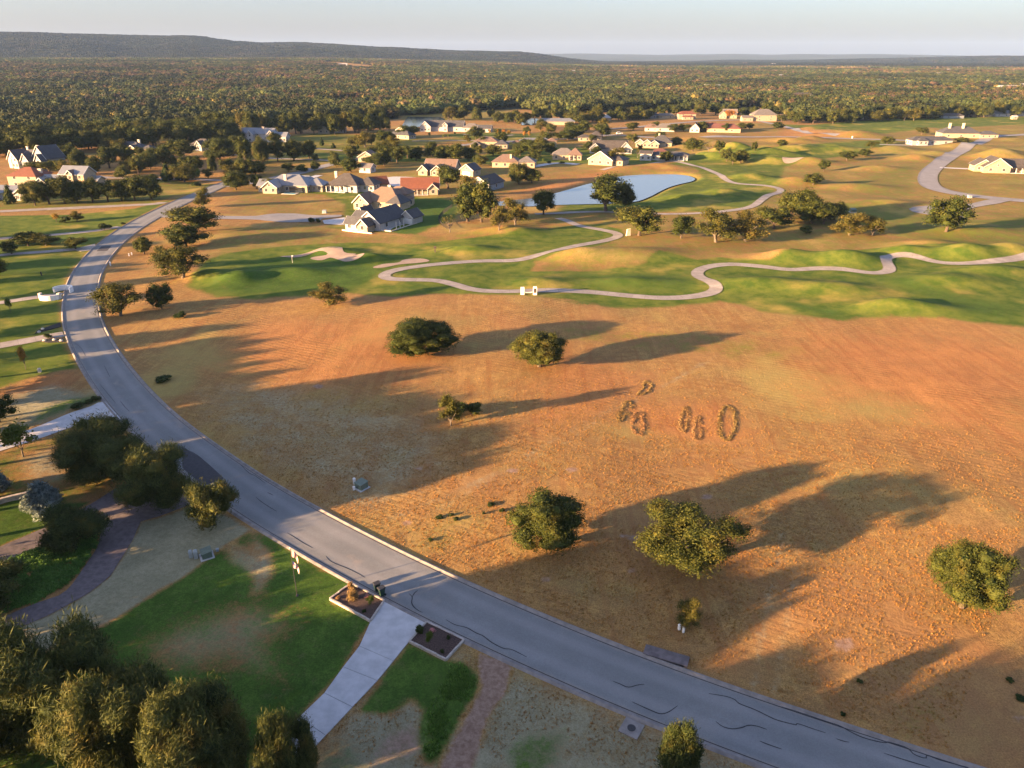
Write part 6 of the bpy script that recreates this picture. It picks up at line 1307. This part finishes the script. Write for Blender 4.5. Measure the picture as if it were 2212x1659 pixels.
# weeds: lush tall patch by the driveway, dark clumps in the field
P = np.array(flats(T(1,3,[(1640,760),(1800,750),(1940,850),(1940,950),(1700,1330),(1560,1600),(1450,1590),(1410,1350),(1450,1150),(1560,950)]))); n = 5200; rng = np.random.default_rng(12)
x = rng.uniform(P[:, 0].min(), P[:, 0].max(), n); y = rng.uniform(P[:, 1].min(), P[:, 1].max(), n); k = inside(x, y, P); x, y = x[k], y[k]; k = rng.random(len(x)) < smooth(0, 2.4, sdist(x, y, P, 1))*smooth(.18, .5, vnoise(x/1.7, y/1.7, 71)); x, y = x[k], y[k]; n = len(x); s = rng.uniform(.45, 1.2, n)
scatter('tall_weeds', np.c_[x, y, hfun(x, y)], np.c_[s, s, s*1.1], np.ones((n, 3))*rng.uniform(.7, 1.3, n)[:, None], [tuft_mesh('weed', q, 12, 'green_tuft', .22, .30) for q in (5, 6)], 'rank tall green weeds along the dirt track', 'weeds')
P = np.array(flats([(-160,1292),(0,1220),(107,1170),(215,1122),(205,1180),(150,1255),(80,1298),(0,1330),(-160,1395)])); n = 2600
x = rng.uniform(P[:, 0].min(), P[:, 0].max(), n); y = rng.uniform(P[:, 1].min(), P[:, 1].max(), n); k = inside(x, y, P); x, y = x[k], y[k]; n = len(x); s = rng.uniform(.5, .9, n)
scatter('ground_cover', np.c_[x, y, hfun(x, y)], np.c_[s, s, s*.8], np.tile((.75,.85,.85), (n, 1))*rng.uniform(.6, 1.2, n)[:, None], [leaf_mesh('juniper', 500+q, [(0,0,.25,.4,.4,.3)], 22, 5, .10, bpy.data.materials['green_tuft'], .5, up=1, aspect=2) for q in (1, 2)], 'dark juniper ground cover between the arms of the paver drive', 'ground cover')
for k, (u, v, w, h) in enumerate([(950,1122,18,10),(975,1116,12,8),(985,1126,14,10),(930,1170,14,9),(1060,1095,20,10),(1085,1106,14,9),(1045,1112,10,7),(1850,1775,14,10),(2180,1475,16,9),(2200,1512,20,10),(1820,1548,12,10),(1855,1477,14,8)]):
    if v < 1659: tree('shrub', 'weed_clump', 'low dark green weed clump in the dry field', u, v, w, h, 'weed clumps in the dry field', 'weed')
# ---------------------------------------------------------------- beyond the frame: the trees whose long shadows cross the road
_sr = random.Random(21)
def outside(x, y, w, h, k='midoak'):
    tree(k, 'yard_tree', 'tall yard tree standing outside the picture to the left', 0, 0, w, h, 'yard trees outside the picture', at=Vector((x, y, hz(x, y))))
for x, y, w, h in OUT_TREES: outside(x, y, w*(1.0 if (x < -40 and y < 62) else 1.12), h*(1.08 if (x < -40 and 30 < y < 62) else 1.32))

# ---------------------------------------------------------------- say which garden tree is which: by the house it stands at
_STOP = {'with','beside','behind','nearest','between','among','half','directly','above','left','right','at','on','in','by','under','close','near','just','below','standing','beyond','deep'}
def short_name(lab):
    w = lab.split(); out = []
    for k in w:
        if k in _STOP and out: break
        out.append(k)
    return ' '.join(out[:6])
_hs = [o for o in COL.objects if o.parent is None and o.get('category') in ('house', 'outbuilding', 'garage', 'shed')]
_names = {}
for o in _hs: _names.setdefault(short_name(o['label']), []).append(o)
_hs = [(short_name(o['label']), o.location) for o in _hs if len(_names[short_name(o['label'])]) == 1]
_cnt = {}
_adj = {'garden_tree':'dark rounded tree','light_tree':'light yellowish tree','cone_tree':'dark pointed tree','gold_tree':'yellow autumn tree','young_tree':'slim young tree','bush':'low bush','bare_tree':'thin half bare tree'}
_gl = []
for o in COL.objects:
    if o.parent is None and 'between the far houses' in str(o.get('group', '')):
        nm, hl = min(_hs, key=lambda h: (h[1]-o.location).length); d = o.location-hl; sz = o.scale[2]
        where = ('right of' if d.x > 0 else 'left of') if abs(d.x) > abs(d.y) else ('behind' if d.y > 0 else 'in front of')
        _gl.append(((nm, where, o.name.split('.')[0]), d.length, o))
for key, dl, o in sorted(_gl, key=lambda t: (t[0], t[1])):
    _cnt[key] = _cnt.get(key, 0)+1; n = _cnt[key]; o_ = ['', 'second ', 'third ', 'fourth ', 'fifth ', 'sixth ', 'seventh ', 'eighth ', 'ninth ', 'tenth ']
    tot = sum(1 for k in _gl if k[0] == key)
    pre = 'nearest ' if (n == 1 and tot > 1) else o_[min(n-1, 9)]
    o['label'] = (pre+_adj.get(key[2], 'tree')+' '+key[1]+' the '+key[0]).strip()
